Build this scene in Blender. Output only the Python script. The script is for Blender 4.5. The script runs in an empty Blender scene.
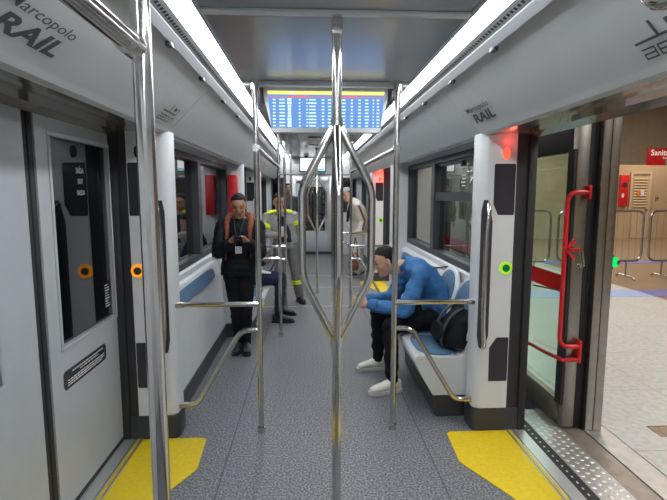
import bpy, bmesh, math, random
from mathutils import Vector as V, Matrix, noise
random.seed(4)
COL = bpy.context.scene.collection
PI = math.pi

# ------------------------------------------------------------------ materials
MATS = {}
def pmat(name, col, rough=0.5, metal=0.0, var=0.06, scale=6.0, bump=0.0, bscale=60.0, emit=None, estr=0.0, spec=0.5, coat=0.0):
    m = bpy.data.materials.new(name); m.use_nodes = True
    nt = m.node_tree; b = nt.nodes['Principled BSDF']
    tc = nt.nodes.new('ShaderNodeTexCoord')
    n = nt.nodes.new('ShaderNodeTexNoise'); n.inputs['Scale'].default_value = scale; n.inputs['Detail'].default_value = 4
    nt.links.new(tc.outputs['Object'], n.inputs['Vector'])
    r = nt.nodes.new('ShaderNodeValToRGB')
    r.color_ramp.elements[0].position = 0.3; r.color_ramp.elements[1].position = 0.7
    r.color_ramp.elements[0].color = tuple(c*(1-var) for c in col)+(1,)
    r.color_ramp.elements[1].color = tuple(min(1, c*(1+var)) for c in col)+(1,)
    nt.links.new(n.outputs['Fac'], r.inputs['Fac']); nt.links.new(r.outputs['Color'], b.inputs['Base Color'])
    b.inputs['Roughness'].default_value = rough; b.inputs['Metallic'].default_value = metal
    b.inputs['Specular IOR Level'].default_value = spec
    b.inputs['Coat Weight'].default_value = coat
    if bump > 0:
        n2 = nt.nodes.new('ShaderNodeTexNoise'); n2.inputs['Scale'].default_value = bscale; n2.inputs['Detail'].default_value = 3
        nt.links.new(tc.outputs['Object'], n2.inputs['Vector'])
        bp = nt.nodes.new('ShaderNodeBump'); bp.inputs['Strength'].default_value = bump; bp.inputs['Distance'].default_value = 0.01
        nt.links.new(n2.outputs['Fac'], bp.inputs['Height']); nt.links.new(bp.outputs['Normal'], b.inputs['Normal'])
    if emit:
        b.inputs['Emission Color'].default_value = tuple(emit)+(1,); b.inputs['Emission Strength'].default_value = estr
    MATS[name] = m
    return m

def glassmat(name, tint, refl=0.08, rough=0.0, gcol=(1, 1, 1)):
    m = bpy.data.materials.new(name); m.use_nodes = True
    nt = m.node_tree
    for n in list(nt.nodes):
        nt.nodes.remove(n)
    out = nt.nodes.new('ShaderNodeOutputMaterial')
    t = nt.nodes.new('ShaderNodeBsdfTransparent')
    tc = nt.nodes.new('ShaderNodeTexCoord'); nz = nt.nodes.new('ShaderNodeTexNoise'); nz.inputs['Scale'].default_value = 2.0
    nt.links.new(tc.outputs['Object'], nz.inputs['Vector'])
    rp = nt.nodes.new('ShaderNodeValToRGB')
    rp.color_ramp.elements[0].color = tuple(c*0.97 for c in tint)+(1,); rp.color_ramp.elements[1].color = tuple(tint)+(1,)
    nt.links.new(nz.outputs['Fac'], rp.inputs['Fac']); nt.links.new(rp.outputs['Color'], t.inputs['Color'])
    g = nt.nodes.new('ShaderNodeBsdfGlossy'); g.inputs['Roughness'].default_value = rough; g.inputs['Color'].default_value = tuple(gcol)+(1,)
    f = nt.nodes.new('ShaderNodeLayerWeight'); f.inputs['Blend'].default_value = .5
    pw = nt.nodes.new('ShaderNodeMath'); pw.operation = 'POWER'; pw.inputs[1].default_value = 4.0
    nt.links.new(f.outputs['Facing'], pw.inputs[0])
    ad = nt.nodes.new('ShaderNodeMath'); ad.operation = 'MULTIPLY_ADD'; ad.inputs[1].default_value = .9-refl; ad.inputs[2].default_value = .04+refl; ad.use_clamp = True
    nt.links.new(pw.outputs[0], ad.inputs[0])
    mx = nt.nodes.new('ShaderNodeMixShader')
    nt.links.new(ad.outputs[0], mx.inputs[0]); nt.links.new(t.outputs[0], mx.inputs[1]); nt.links.new(g.outputs[0], mx.inputs[2])
    nt.links.new(mx.outputs[0], out.inputs[0])
    MATS[name] = m
    return m

def floormat(name, cols, scale, rough, seams=None, brick=None):
    m = bpy.data.materials.new(name); m.use_nodes = True
    nt = m.node_tree; b = nt.nodes['Principled BSDF']
    tc = nt.nodes.new('ShaderNodeTexCoord')
    n = nt.nodes.new('ShaderNodeTexNoise'); n.inputs['Scale'].default_value = scale; n.inputs['Detail'].default_value = 2
    nt.links.new(tc.outputs['Object'], n.inputs['Vector'])
    r = nt.nodes.new('ShaderNodeValToRGB'); e = r.color_ramp.elements
    e[0].position = 0.36; e[0].color = tuple(cols[0])+(1,)
    e[1].position = 0.64; e[1].color = tuple(cols[2])+(1,)
    k = e.new(0.5); k.color = tuple(cols[1])+(1,)
    nt.links.new(n.outputs['Fac'], r.inputs['Fac'])
    last = r.outputs['Color']
    n3 = nt.nodes.new('ShaderNodeTexNoise'); n3.inputs['Scale'].default_value = 1.3; n3.inputs['Detail'].default_value = 5
    nt.links.new(tc.outputs['Object'], n3.inputs['Vector'])
    r3 = nt.nodes.new('ShaderNodeValToRGB'); r3.color_ramp.elements[0].color = (.86, .86, .86, 1); r3.color_ramp.elements[1].color = (1, 1, 1, 1)
    nt.links.new(n3.outputs['Fac'], r3.inputs['Fac'])
    mm = nt.nodes.new('ShaderNodeMix'); mm.data_type = 'RGBA'; mm.blend_type = 'MULTIPLY'; mm.inputs[0].default_value = 1
    nt.links.new(last, mm.inputs[6]); nt.links.new(r3.outputs['Color'], mm.inputs[7]); last = mm.outputs[2]
    if brick:
        br = nt.nodes.new('ShaderNodeTexBrick'); br.offset = 0.0
        br.inputs['Scale'].default_value = 1.0; br.inputs['Brick Width'].default_value = brick[0]; br.inputs['Row Height'].default_value = brick[1]
        br.inputs['Mortar Size'].default_value = brick[2]
        br.inputs['Color1'].default_value = (1, 1, 1, 1); br.inputs['Color2'].default_value = (.94, .94, .94, 1); br.inputs['Mortar'].default_value = (.62, .6, .58, 1)
        nt.links.new(tc.outputs['Object'], br.inputs['Vector'])
        m2 = nt.nodes.new('ShaderNodeMix'); m2.data_type = 'RGBA'; m2.blend_type = 'MULTIPLY'; m2.inputs[0].default_value = 1
        nt.links.new(last, m2.inputs[6]); nt.links.new(br.outputs['Color'], m2.inputs[7]); last = m2.outputs[2]
    nt.links.new(last, b.inputs['Base Color']); b.inputs['Roughness'].default_value = rough
    MATS[name] = m
    return m

def lightmat(name, col, strg, wave=0.0, wscale=3.0):
    m = bpy.data.materials.new(name); m.use_nodes = True
    nt = m.node_tree
    for n in list(nt.nodes):
        nt.nodes.remove(n)
    out = nt.nodes.new('ShaderNodeOutputMaterial'); e = nt.nodes.new('ShaderNodeEmission'); e.inputs[0].default_value = tuple(col)+(1,)
    tc = nt.nodes.new('ShaderNodeTexCoord')
    w = nt.nodes.new('ShaderNodeTexWave'); w.bands_direction = 'Y'; w.inputs['Scale'].default_value = wscale; w.inputs['Distortion'].default_value = 0.6
    nt.links.new(tc.outputs['Object'], w.inputs['Vector'])
    mr = nt.nodes.new('ShaderNodeMapRange'); mr.inputs[3].default_value = strg*(1-wave); mr.inputs[4].default_value = strg*(1+wave)
    nt.links.new(w.outputs['Fac'], mr.inputs[0]); nt.links.new(mr.outputs[0], e.inputs[1])
    nt.links.new(e.outputs[0], out.inputs[0])
    MATS[name] = m
    return m

WHITE = pmat('white_plastic', (.64, .66, .68), .32, var=.03, coat=.2)
WALLW = pmat('white_wall_panel', (.62, .64, .66), .4, var=.03)
DOORW = pmat('door_paint', (.46, .485, .52), .33, var=.03)
COVE = pmat('cove_panel_grey', (.50, .515, .53), .42, var=.03)
SOFF = pmat('soffit_gloss', (.15, .145, .125), .22, var=.05, coat=.5)
TRIMG = pmat('trim_grey', (.27, .28, .29), .5, var=.03)
DARK = pmat('dark_plastic', (.035, .037, .045), .45, var=.1)
RUBBER = pmat('black_rubber', (.02, .02, .024), .6, var=.15)
FRAME = pmat('window_frame_grey', (.05, .053, .062), .4, var=.05)
DECAL = pmat('decal_dark', (.03, .03, .04), .22, var=.08)
STEEL = pmat('polished_steel', (.62, .60, .57), .14, 1.0, var=.04)
BRUSH = pmat('brushed_steel', (.36, .345, .325), .33, 1.0, var=.08, scale=20)
ALU = pmat('aluminium', (.58, .59, .6), .38, .7, var=.04)
CEILM = pmat('satin_ceiling', (.46, .475, .50), .26, .55, var=.03)
YEL = pmat('yellow_mat', (.60, .44, .004), .6, var=.07, scale=40, bump=.15, bscale=300)
BLUEPAD = pmat('blue_seat_pad', (.075, .155, .26), .55, var=.08, bump=.1, bscale=200)
RED = pmat('red_paint', (.62, .018, .022), .35, var=.05)
TXTG = pmat('grey_lettering', (.07, .075, .08), .5, var=.1)
TXTW = pmat('white_lettering', (.75, .75, .75), .5, var=.03)
TXTR = pmat('sign_white', (.85, .8, .75), .5, var=.02, emit=(1, .93, .85), estr=.25)
FLOOR = floormat('speckled_vinyl', ((.055, .06, .072), (.135, .14, .155), (.27, .275, .29)), 85, .5)
SEAMD = pmat('seam_dark', (.07, .07, .08), .6)
SEAML = pmat('seam_light', (.38, .38, .39), .5)
TILE = floormat('granite_tile', ((.44, .445, .43), (.50, .505, .49), (.55, .555, .54)), 22, .3, brick=(.9, .9, .004))
BROWN = floormat('brown_floor', ((.20, .145, .10), (.25, .18, .125), (.29, .21, .15)), 30, .3)
BLUEL = pmat('blue_floor_line', (.30, .37, .62), .4)
PURL = pmat('violet_floor_line', (.15, .14, .36), .4)
BEIGE = pmat('beige_wall', (.46, .355, .245), .55, var=.04, scale=2)
BEIGED = pmat('beige_door', (.52, .40, .28), .5, var=.04)
SCEIL = pmat('station_ceiling_paint', (.24, .19, .14), .7)
TREAD = pmat('tread_plate', (.46, .45, .43), .38, .6, var=.15, scale=12)
PLATEB = pmat('worn_plate', (.27, .23, .20), .5, .5, var=.2, scale=9)
G_DARK = glassmat('night_glass', (.36, .38, .41), .06)
G_WIN = glassmat('window_glass', (.55, .58, .58), .02)
G_CLEAR = glassmat('screen_glass', (.74, .88, .84), .04)
LED = lightmat('led_diffuser', (.93, .97, 1.0), 17.0, .22, 5.0)
SCRB = lightmat('screen_blue', (.15, .31, .66), .80, .12, 9)
SCRY = lightmat('screen_yellow', (.93, .87, .22), .85, .05, 9)
SCRT = lightmat('screen_text', (.62, .85, .98), .95, .1, 30)
SCRR = lightmat('screen_red', (.85, .22, .30), .75, .1, 30)
SCRW = lightmat('screen_white', (.95, .97, .98), 1.0, .05, 9)
SCRC = lightmat('screen_cyan', (.25, .75, .80), .8, .05, 9)
L_GREEN = lightmat('led_green', (.01, .85, .16), .75, .1)
L_DKG = lightmat('led_deep_green', (.0, .30, .08), .35, .1)
L_LIME = lightmat('led_lime', (.55, .95, .04), .75, .35, 60)
L_ORNG = lightmat('led_orange', (1.0, .36, .02), 1.0, .35, 60)
L_RED = lightmat('led_red', (1.0, .06, .03), 2.2, .1)
L_REDS = lightmat('led_red_ring', (1.0, .07, .03), .8, .3, 60)
SKINL = pmat('skin_light', (.56, .32, .22), .5, var=.05, scale=20)
SKINM = pmat('skin_medium', (.42, .22, .14), .5, var=.05, scale=20)
HAIR = pmat('dark_hair', (.012, .009, .008), .6, spec=.25, var=.3, scale=90, bump=.5, bscale=180)
DENIM = pmat('blue_denim', (.035, .15, .36), .75, var=.14, scale=24, bump=.25, bscale=240)
BLACKC = pmat('black_cloth', (.010, .010, .013), .8, spec=.15, var=.2, scale=20, bump=.2, bscale=150)
BLACKP = pmat('black_puffer', (.007, .008, .011), .6, spec=.2, var=.2, scale=12, bump=.3, bscale=40)
RUST = pmat('rust_lining', (.22, .065, .03), .8, var=.15, scale=40, bump=.3, bscale=150)
NAVY = pmat('navy_cloth', (.016, .022, .055), .8, spec=.2, var=.15, scale=20, bump=.2, bscale=150)
GREYC = pmat('grey_workwear', (.33, .325, .31), .8, var=.08, scale=20, bump=.2, bscale=150)
GREYT = pmat('grey_work_trousers', (.17, .165, .16), .8, var=.08, scale=20, bump=.2, bscale=150)
HIVIS = pmat('hivis_yellow', (.72, .85, .03), .6, var=.05)
CREAM = pmat('cream_cloth', (.62, .58, .50), .8, var=.06, scale=20, bump=.2, bscale=150)
WTROU = pmat('pale_trousers', (.60, .60, .58), .8, var=.06, scale=20, bump=.2, bscale=150)
BROWNL = pmat('brown_leather', (.16, .06, .035), .5, var=.15)
SHOEW = pmat('white_shoe', (.74, .72, .64), .5, var=.04)
SHOEB = pmat('black_shoe', (.015, .015, .017), .45, var=.1)
SOLE = pmat('shoe_sole', (.60, .58, .52), .6)
EYEM = pmat('eye_dark', (.03, .02, .018), .2)
LIP = pmat('lip', (.30, .11, .09), .5)
BADGE = pmat('badge_white', (.75, .75, .76), .4)
PHONE = pmat('phone_black', (.01, .01, .012), .2)
NIGHT = pmat('tunnel_concrete', (.05, .05, .055), .9)

def filmmat(name, col):
    m = pmat(name, col, .4, var=.04); nt = m.node_tree; b = nt.nodes['Principled BSDF']; out = nt.nodes['Material Output']
    t = nt.nodes.new('ShaderNodeBsdfTranslucent'); t.inputs[0].default_value = tuple(col)+(1,)
    mx = nt.nodes.new('ShaderNodeMixShader'); mx.inputs[0].default_value = .6
    nt.links.new(b.outputs[0], mx.inputs[1]); nt.links.new(t.outputs[0], mx.inputs[2]); nt.links.new(mx.outputs[0], out.inputs[0])
    return m
REDF = filmmat('red_film', (.80, .02, .025))
# ------------------------------------------------------------------ mesh builder
WL = {}
def wloc(o):
    return WL.get(o.name, V((0, 0, 0))) if o else V((0, 0, 0))

class MB:
    def __init__(s):
        s.bm = bmesh.new()
    def face(s, pts):
        vs = [s.bm.verts.new(V(p)) for p in pts]
        return s.bm.faces.new(vs)
    def prism(s, poly, axis, a, b):
        """closed polygon in the two other axes (x,z for 'y'; y,z for 'x'; x,y for 'z') extruded along axis"""
        def P(p, t):
            if axis == 'y': return V((p[0], t, p[1]))
            if axis == 'x': return V((t, p[0], p[1]))
            return V((p[0], p[1], t))
        lo = [s.bm.verts.new(P(p, a)) for p in poly]; hi = [s.bm.verts.new(P(p, b)) for p in poly]
        n = len(poly)
        s.bm.faces.new(lo); s.bm.faces.new(hi[::-1])
        for i in range(n):
            s.bm.faces.new((lo[i], hi[i], hi[(i+1) % n], lo[(i+1) % n]))
        return s
    def box(s, x0, x1, y0, y1, z0, z1, bev=0.0, seg=2):
        x0, x1 = min(x0, x1), max(x0, x1); y0, y1 = min(y0, y1), max(y0, y1); z0, z1 = min(z0, z1), max(z0, z1)
        vs = [s.bm.verts.new((x, y, z)) for x in (x0, x1) for y in (y0, y1) for z in (z0, z1)]
        F = [(0, 1, 3, 2), (4, 6, 7, 5), (0, 4, 5, 1), (2, 3, 7, 6), (0, 2, 6, 4), (1, 5, 7, 3)]
        fs = [s.bm.faces.new([vs[i] for i in f]) for f in F]
        if bev > 0:
            es = list({e for f in fs for e in f.edges})
            bmesh.ops.bevel(s.bm, geom=es, offset=bev, segments=seg, affect='EDGES', profile=.5)
        return s
    def strip(s, prof, y0, y1, thick=0.0):
        """open profile [(x,z)...] extruded in y, given a thickness by solid offset"""
        if thick == 0:
            for (a, b) in zip(prof, prof[1:]):
                s.face([(a[0], y0, a[1]), (b[0], y0, b[1]), (b[0], y1, b[1]), (a[0], y1, a[1])])
        else:
            off = []
            n = len(prof)
            for i in range(n):
                a = V(prof[max(0, i-1)]).to_2d() if False else V((prof[max(0, i-1)][0], prof[max(0, i-1)][1]))
                b = V((prof[min(n-1, i+1)][0], prof[min(n-1, i+1)][1]))
                d = (b-a).normalized(); off.append((prof[i][0]+d.y*thick, prof[i][1]-d.x*thick))
            s.prism(list(prof)+off[::-1], 'y', y0, y1)
        return s
    def ring(s, c, u, v, seg):
        return [s.bm.verts.new(c+u*math.cos(2*PI*k/seg)+v*math.sin(2*PI*k/seg)) for k in range(seg)]
    def loft(s, rings, seg=20, caps=True):
        R = [s.ring(V(c), V(u), V(v), seg) for c, u, v in rings]
        for a, b in zip(R, R[1:]):
            for k in range(seg):
                s.bm.faces.new((a[k], a[(k+1) % seg], b[(k+1) % seg], b[k]))
        if caps:
            s.bm.faces.new(R[0][::-1]); s.bm.faces.new(R[-1])
        return s
    def tube(s, pts, r, seg=14, bend=0.0):
        pts = [V(p) for p in pts]
        if bend > 0 and len(pts) > 2:
            out = [pts[0]]
            for i in range(1, len(pts)-1):
                p = pts[i]; a = (pts[i-1]-p); b = (pts[i+1]-p)
                t = min(bend, a.length*.49, b.length*.49)
                A = p+a.normalized()*t; B = p+b.normalized()*t
                for k in range(7):
                    q = k/6; out.append(A*(1-q)**2+p*2*q*(1-q)+B*q*q)
            out.append(pts[-1]); pts = out
        rings = []
        prev = None
        for i, p in enumerate(pts):
            d = (pts[min(i+1, len(pts)-1)]-pts[max(i-1, 0)]).normalized()
            if prev is None:
                up = V((0, 0, 1)) if abs(d.z) < .9 else V((0, 1, 0))
                u = d.cross(up).normalized()
            else:
                u = (prev-d*prev.dot(d)).normalized()
            prev = u; v = d.cross(u)
            rr = r[i] if isinstance(r, (list, tuple)) else r
            rings.append((p, u*rr, v*rr))
        return s.loft(rings, seg)
    def cyl(s, a, b, r, seg=20):
        return s.tube([a, b], r, seg)
    def ell(s, c, rx, ry, rz, seg=16, M=None):
        mt = Matrix.Translation(V(c)) @ (M.to_4x4() if M else Matrix()) @ Matrix.Diagonal((rx, ry, rz, 1))
        bmesh.ops.create_uvsphere(s.bm, u_segments=seg, v_segments=max(6, seg//2), radius=1, matrix=mt)
        return s
    def cap(s, a, ra, b, rb, seg=14):
        a = V(a); b = V(b); d = (b-a)
        s.ell(a, ra, ra, ra, seg); s.ell(b, rb, rb, rb, seg)
        if d.length > 1e-5:
            s.tube([a, b], [ra, rb], seg)
        return s
    def pad(s, c, u, v, n, a, b, t, e=3.2, seg=40, dome=.35):
        """cushion: superellipse outline in the plane u,v with a domed face along n"""
        c, u, v, n = V(c), V(u).normalized(), V(v).normalized(), V(n).normalized()
        def rg(sc, h):
            out = []
            for k in range(seg):
                q = 2*PI*k/seg; cq, sq = math.cos(q), math.sin(q)
                x = math.copysign(abs(cq)**(2/e), cq)*a; y = math.copysign(abs(sq)**(2/e), sq)*b
                m = max(a, b); fx = (a-(1-sc)*min(a, b))/a; fy = (b-(1-sc)*min(a, b))/b
                out.append(s.bm.verts.new(c+u*x*fx+v*y*fy+n*h))
            return out
        R = [rg(1, 0), rg(1, t*.6), rg(.93, t*.92), rg(.8, t), rg(.3, t*(1+dome*.2))]
        for p, q in zip(R, R[1:]):
            for k in range(seg):
                s.bm.faces.new((p[k], p[(k+1) % seg], q[(k+1) % seg], q[k]))
        s.bm.faces.new(R[0][::-1]); s.bm.faces.new(R[-1])
        return s
    def build(s, name, mat, parent=None, smooth=True, angle=35, blob=None, fold=None):
        bm = s.bm
        off = wloc(parent)
        bmesh.ops.recalc_face_normals(bm, faces=bm.faces[:])
        me = bpy.data.meshes.new(name)
        if blob:
            bm.to_mesh(me); bm.free()
            tmp = bpy.data.objects.new('tmp', me); COL.objects.link(tmp)
            md = tmp.modifiers.new('r', 'REMESH'); md.mode = 'VOXEL'; md.voxel_size = blob[0]
            sm = tmp.modifiers.new('s', 'SMOOTH'); sm.iterations = blob[1]; sm.factor = .5
            dg = bpy.context.evaluated_depsgraph_get(); dg.update()
            me2 = bpy.data.meshes.new_from_object(tmp.evaluated_get(dg))
            bpy.data.objects.remove(tmp); bpy.data.meshes.remove(me)
            me = me2; me.name = name
            if fold:
                amp, fr, seed = fold
                nn = [v.normal.copy() for v in me.vertices]
                for v, n in zip(me.vertices, nn):
                    q = v.co*fr+V((seed, seed*.7, 0))
                    v.co += n*(noise.noise(V((q.x, q.y, q.z*1.6)))*amp+abs(noise.noise(q*2.1))*amp*.6)
            for v in me.vertices:
                v.co -= off
            for p in me.polygons:
                p.use_smooth = True
        else:
            for v in bm.verts:
                v.co -= off
            for f in bm.faces:
                f.smooth = smooth
            if smooth:
                for e in bm.edges:
                    if len(e.link_faces) == 2 and e.calc_face_angle(0) > math.radians(angle):
                        e.smooth = False
            bm.to_mesh(me); bm.free()
        me.materials.clear(); me.materials.append(mat)
        o = bpy.data.objects.new(name, me); COL.objects.link(o)
        if parent:
            o.parent = parent
        else:
            pass
        WL[o.name] = off.copy()
        return o

def thing(name, label, cat, loc, group=None):
    o = bpy.data.objects.new(name, None); COL.objects.link(o); o.location = loc
    o.empty_display_size = .1
    o['label'] = label; o['category'] = cat
    if group: o['group'] = group
    WL[o.name] = V(loc)
    return o
def tag(o, label, cat, group=None):
    o['label'] = label; o['category'] = cat
    if group: o['group'] = group
    return o
def struct(o):
    o['kind'] = 'structure'; return o
def sroot(name, loc):
    o = bpy.data.objects.new(name, None); COL.objects.link(o); o.location = loc; o['kind'] = 'structure'; WL[o.name] = V(loc); return o

def text_into(mb, txt, origin, right, up, height, width=None, thick=.0015, shear=0.0, bold=0.0, align='LEFT'):
    """lettering as raised mesh with its baseline start at origin"""
    cu = bpy.data.curves.new('t', 'FONT'); cu.body = txt; cu.size = 1.0; cu.shear = shear; cu.offset = bold
    cu.resolution_u = 3
    ob = bpy.data.objects.new('t', cu); COL.objects.link(ob)
    dg = bpy.context.evaluated_depsgraph_get(); dg.update()
    me = bpy.data.meshes.new_from_object(ob.evaluated_get(dg))
    bpy.data.objects.remove(ob); bpy.data.curves.remove(cu)
    xs = [v.co.x for v in me.vertices]; ys = [v.co.y for v in me.vertices]
    x0, x1, y1 = min(xs), max(xs), 0.70
    sy = height/y1; sx = (width/(x1-x0)) if width else sy
    R, U = V(right).normalized(), V(up).normalized(); N = R.cross(U)
    ox = {'LEFT': x0, 'CENTER': (x0+x1)/2, 'RIGHT': x1}[align]
    vs = [mb.bm.verts.new(V(origin)+R*((v.co.x-ox)*sx)+U*(v.co.y*sy)+N*thick) for v in me.vertices]
    for p in me.polygons:
        try: mb.bm.faces.new([vs[i] for i in p.vertices])
        except ValueError: pass
    bpy.data.meshes.remove(me)
    return mb

# ------------------------------------------------------------------ car dimensions (x across, y along, z up)
HX = 0.445                       # poles
V1 = (1.00, 3.00); V2 = (6.50, 8.50)   # the two door vestibules
YB, YE = -1.6, 12.4
CZ = 2.30

# ------------------------------------------------------------------ floor
f = MB(); f.box(-1.33, 1.33, YB, YE, -.06, 0)
struct(f.build('floor', FLOOR, smooth=False))
sl = MB()
for y in (6.62, 8.0, 9.15): sl.box(-.95, .95, y-.012, y+.012, 0, .0015)
struct(sl.build('trim_1', SEAML, smooth=False))
sd = MB()
for x in (-.62, .62): sd.box(x-.004, x+.004, YB, YE, 0, .0012)
struct(sd.build('trim_2', SEAMD, smooth=False))

def yellow_mat(sx, vy, label):
    y0, y1 = vy; c = (y0+y1)/2
    def m(dy0): return dy0
    P = [(1.205, y1-.01), (.82, y1-.01), (.795, y1-.035), (.775, y1-.36), (.79, y1-.40), (.96, y1-.73), (1.0, y1-.85)]
    Q = [(x, 2*c-y) for x, y in P][::-1]
    b = MB(); b.prism([(sx*x, y) for x, y in P+Q], 'z', 0.0, .005)
    return tag(b.build('yellow_floor_mat', YEL, smooth=False), label, 'floor mat')
yellow_mat(-1, V1, 'yellow floor mat inside the closed left doors')
yellow_mat(1, V1, 'yellow floor mat by the open right doorway with the studded step')
yellow_mat(-1, V2, 'farther yellow floor mat on the left, behind the seated passenger')
yellow_mat(1, V2, 'farther yellow floor mat on the right, beyond the man in the denim shirt')

def threshold(sx, vy, label):
    y0, y1 = vy
    r = thing('door_threshold', label, 'threshold', (sx*1.25, (y0+y1)/2, 0))
    b = MB(); b.box(sx*1.205, sx*1.33, y0, y1, 0, .006); b.build('metal_strip', ALU, r, smooth=False)
    b = MB(); b.box(sx*1.222, sx*1.236, y0, y1, .006, .008); b.build('yellow_line', YEL, r, smooth=False)
    b = MB()
    for x in (1.21, 1.246): b.box(sx*x, sx*(x+.007), y0, y1, .006, .0085)
    b.build('groove', BRUSH, r, smooth=False)
threshold(-1, V1, 'metal threshold strip with a yellow line along the closed left doors')
threshold(1, V1, 'metal threshold strip with a yellow line along the open right doorway')
threshold(-1, V2, 'farther metal threshold strip on the left beyond the perch seat')
threshold(1, V2, 'farther metal threshold strip on the right beyond the seats')

# ------------------------------------------------------------------ ceiling
b = MB(); b.box(-.54, .54, YB, YE, CZ, CZ+.05)
for y in (-.5, 4.4, 6.9, 9.3): b.box(-.5, .5, y-.012, y+.012, CZ-.004, CZ)
b.box(-1.4, 1.4, YB, YE, 2.42, 2.46)
struct(b.build('ceiling', CEILM, smooth=False))
b = MB(); b.box(-.525, .525, 1.915, 1.965, CZ-.012, CZ, .004)
struct(b.build('trim_3', WHITE))
b = MB(); b.box(-.52, .52, 3.10, 3.155, CZ-.03, CZ, .004)
struct(b.build('trim_4', WHITE))

def light_line(sx, label):
    r = thing('ceiling_light', label, 'light', (sx*.59, 5, CZ))
    b = MB(); b.prism([(sx*.535, CZ+.004), (sx*.630, CZ-.002), (sx*.630, CZ+.014), (sx*.535, CZ+.02)], 'y', YB, 12.35); b.build('diffuser', LED, r, smooth=False)
    b = MB(); b.box(sx*.522, sx*.537, YB, 12.35, CZ-.012, CZ+.03, .003); b.build('inner_frame', ALU, r)
    b = MB(); b.prism([(sx*.630, CZ-.010), (sx*.672, CZ-.03), (sx*.672, CZ+.02), (sx*.630, CZ+.02)], 'y', YB, 12.35); b.build('outer_frame', ALU, r, smooth=False)
    b = MB()
    y = 0.6
    d = V((sx*.042, 0, -.020)).normalized(); n = V((-sx*.020, 0, -.042)).normalized()
    c0 = V((sx*.654, 0, CZ-.0214))
    while y < 8:
        c = c0+V((0, y, 0))+n*.0012
        b.face([c-d*.007+V((0, -.009, 0)), c+d*.007+V((0, -.009, 0)), c+d*.007+V((0, .009, 0)), c-d*.007+V((0, .009, 0))]); y += .032
    b.build('vent_slots', RUBBER, r, smooth=False)
    b = MB(); b.prism([(sx*.672, CZ-.022), (sx*.682, CZ-.02), (sx*.706, CZ-.055), (sx*.700, CZ-.066), (sx*.672, CZ-.035)], 'y', YB, 12.35); b.build('edge_trim', TRIMG, r, smooth=False)
    for y in (1.55, 2.16, 2.78, 3.44, 4.1):
        b = MB(); b.box(sx*.694, sx*.722, y-.022, y+.022, CZ-.078, CZ-.058, .004); b.build('latch', FRAME, r)
light_line(-1, 'long white LED light strip along the left edge of the ceiling')
light_line(1, 'long white LED light strip along the right edge of the ceiling')

# cove panels
def cove(sx, y0, y1, label, kind):
    r = thing('cove_panel', label, 'panel', (sx*.85, (y0+y1)/2, 2.1))
    prof = [(.704, 2.255), (.80, 2.165), (.90, 2.062), (.965, 1.995), (.985, 1.972), (1.01, 1.962)]
    b = MB(); b.strip([(sx*x, z) for x, z in prof], y0+.003, y1-.003)
    b.strip([(sx*(x+.02), z+.02) for x, z in prof], y0+.003, y1-.003)
    for (p, q) in zip(prof, prof[1:]):
        for y in (y0+.003, y1-.003):
            b.face([(sx*p[0], y, p[1]), (sx*q[0], y, q[1]), (sx*(q[0]+.02), y, q[1]+.02), (sx*(p[0]+.02), y, p[1]+.02)])
    b.build('panel_skin', COVE, r)
    if kind == 'door':
        b = MB(); b.strip([(sx*x, z) for x, z in [(1.01, 1.961), (1.06, 1.962), (1.16, 1.975), (1.26, 1.972), (1.325, 1.95), (1.33, 1.99)]], y0, y1)
        b.build('soffit', SOFF, r)
    else:
        b = MB(); b.prism([(sx*x, z) for x, z in [(1.01, 1.956), (1.02, 1.956), (1.035, 2.05), (1.09, 2.065), (1.15, 2.04), (1.165, 2.012), (1.18, 2.005), (1.199, 2.005), (1.199, 2.1), (1.03, 2.1)]], 'y', y0, y1)
        b.build('window_head', WHITE, r)
    return r
cv = {}
cv['L1'] = cove(-1, .75, 3.06, 'cove panel above the left doors with large grey lettering', 'door')
cv['R1'] = cove(1, .75, 3.06, 'cove panel above the open right doorway with grey lettering', 'door')
cv['L2'] = cove(-1, 3.06, 6.44, 'cove panel above the left windows, by the perch seat', 'bay')
cv['R2'] = cove(1, 3.06, 6.44, 'cove panel above the right windows, over the man in denim', 'bay')
cv['L3'] = cove(-1, 6.44, 8.56, 'far left cove panel above the second pair of doors', 'door')
cv['R3'] = cove(1, 6.44, 8.56, 'far right cove panel above the doorway lit red', 'door')
cv['L4'] = cove(-1, 8.56, 12.38, 'last left cove panel before the end wall', 'bay')
cv['R4'] = cove(1, 8.56, 12.38, 'last right cove panel before the end wall', 'bay')
cv['L0'] = cove(-1, YB, .75, 'nearest left cove panel, over the near overhead rail', 'bay')
cv['R0'] = cove(1, YB, .75, 'nearest right cove panel, over the bent end of the rail', 'bay')

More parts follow.
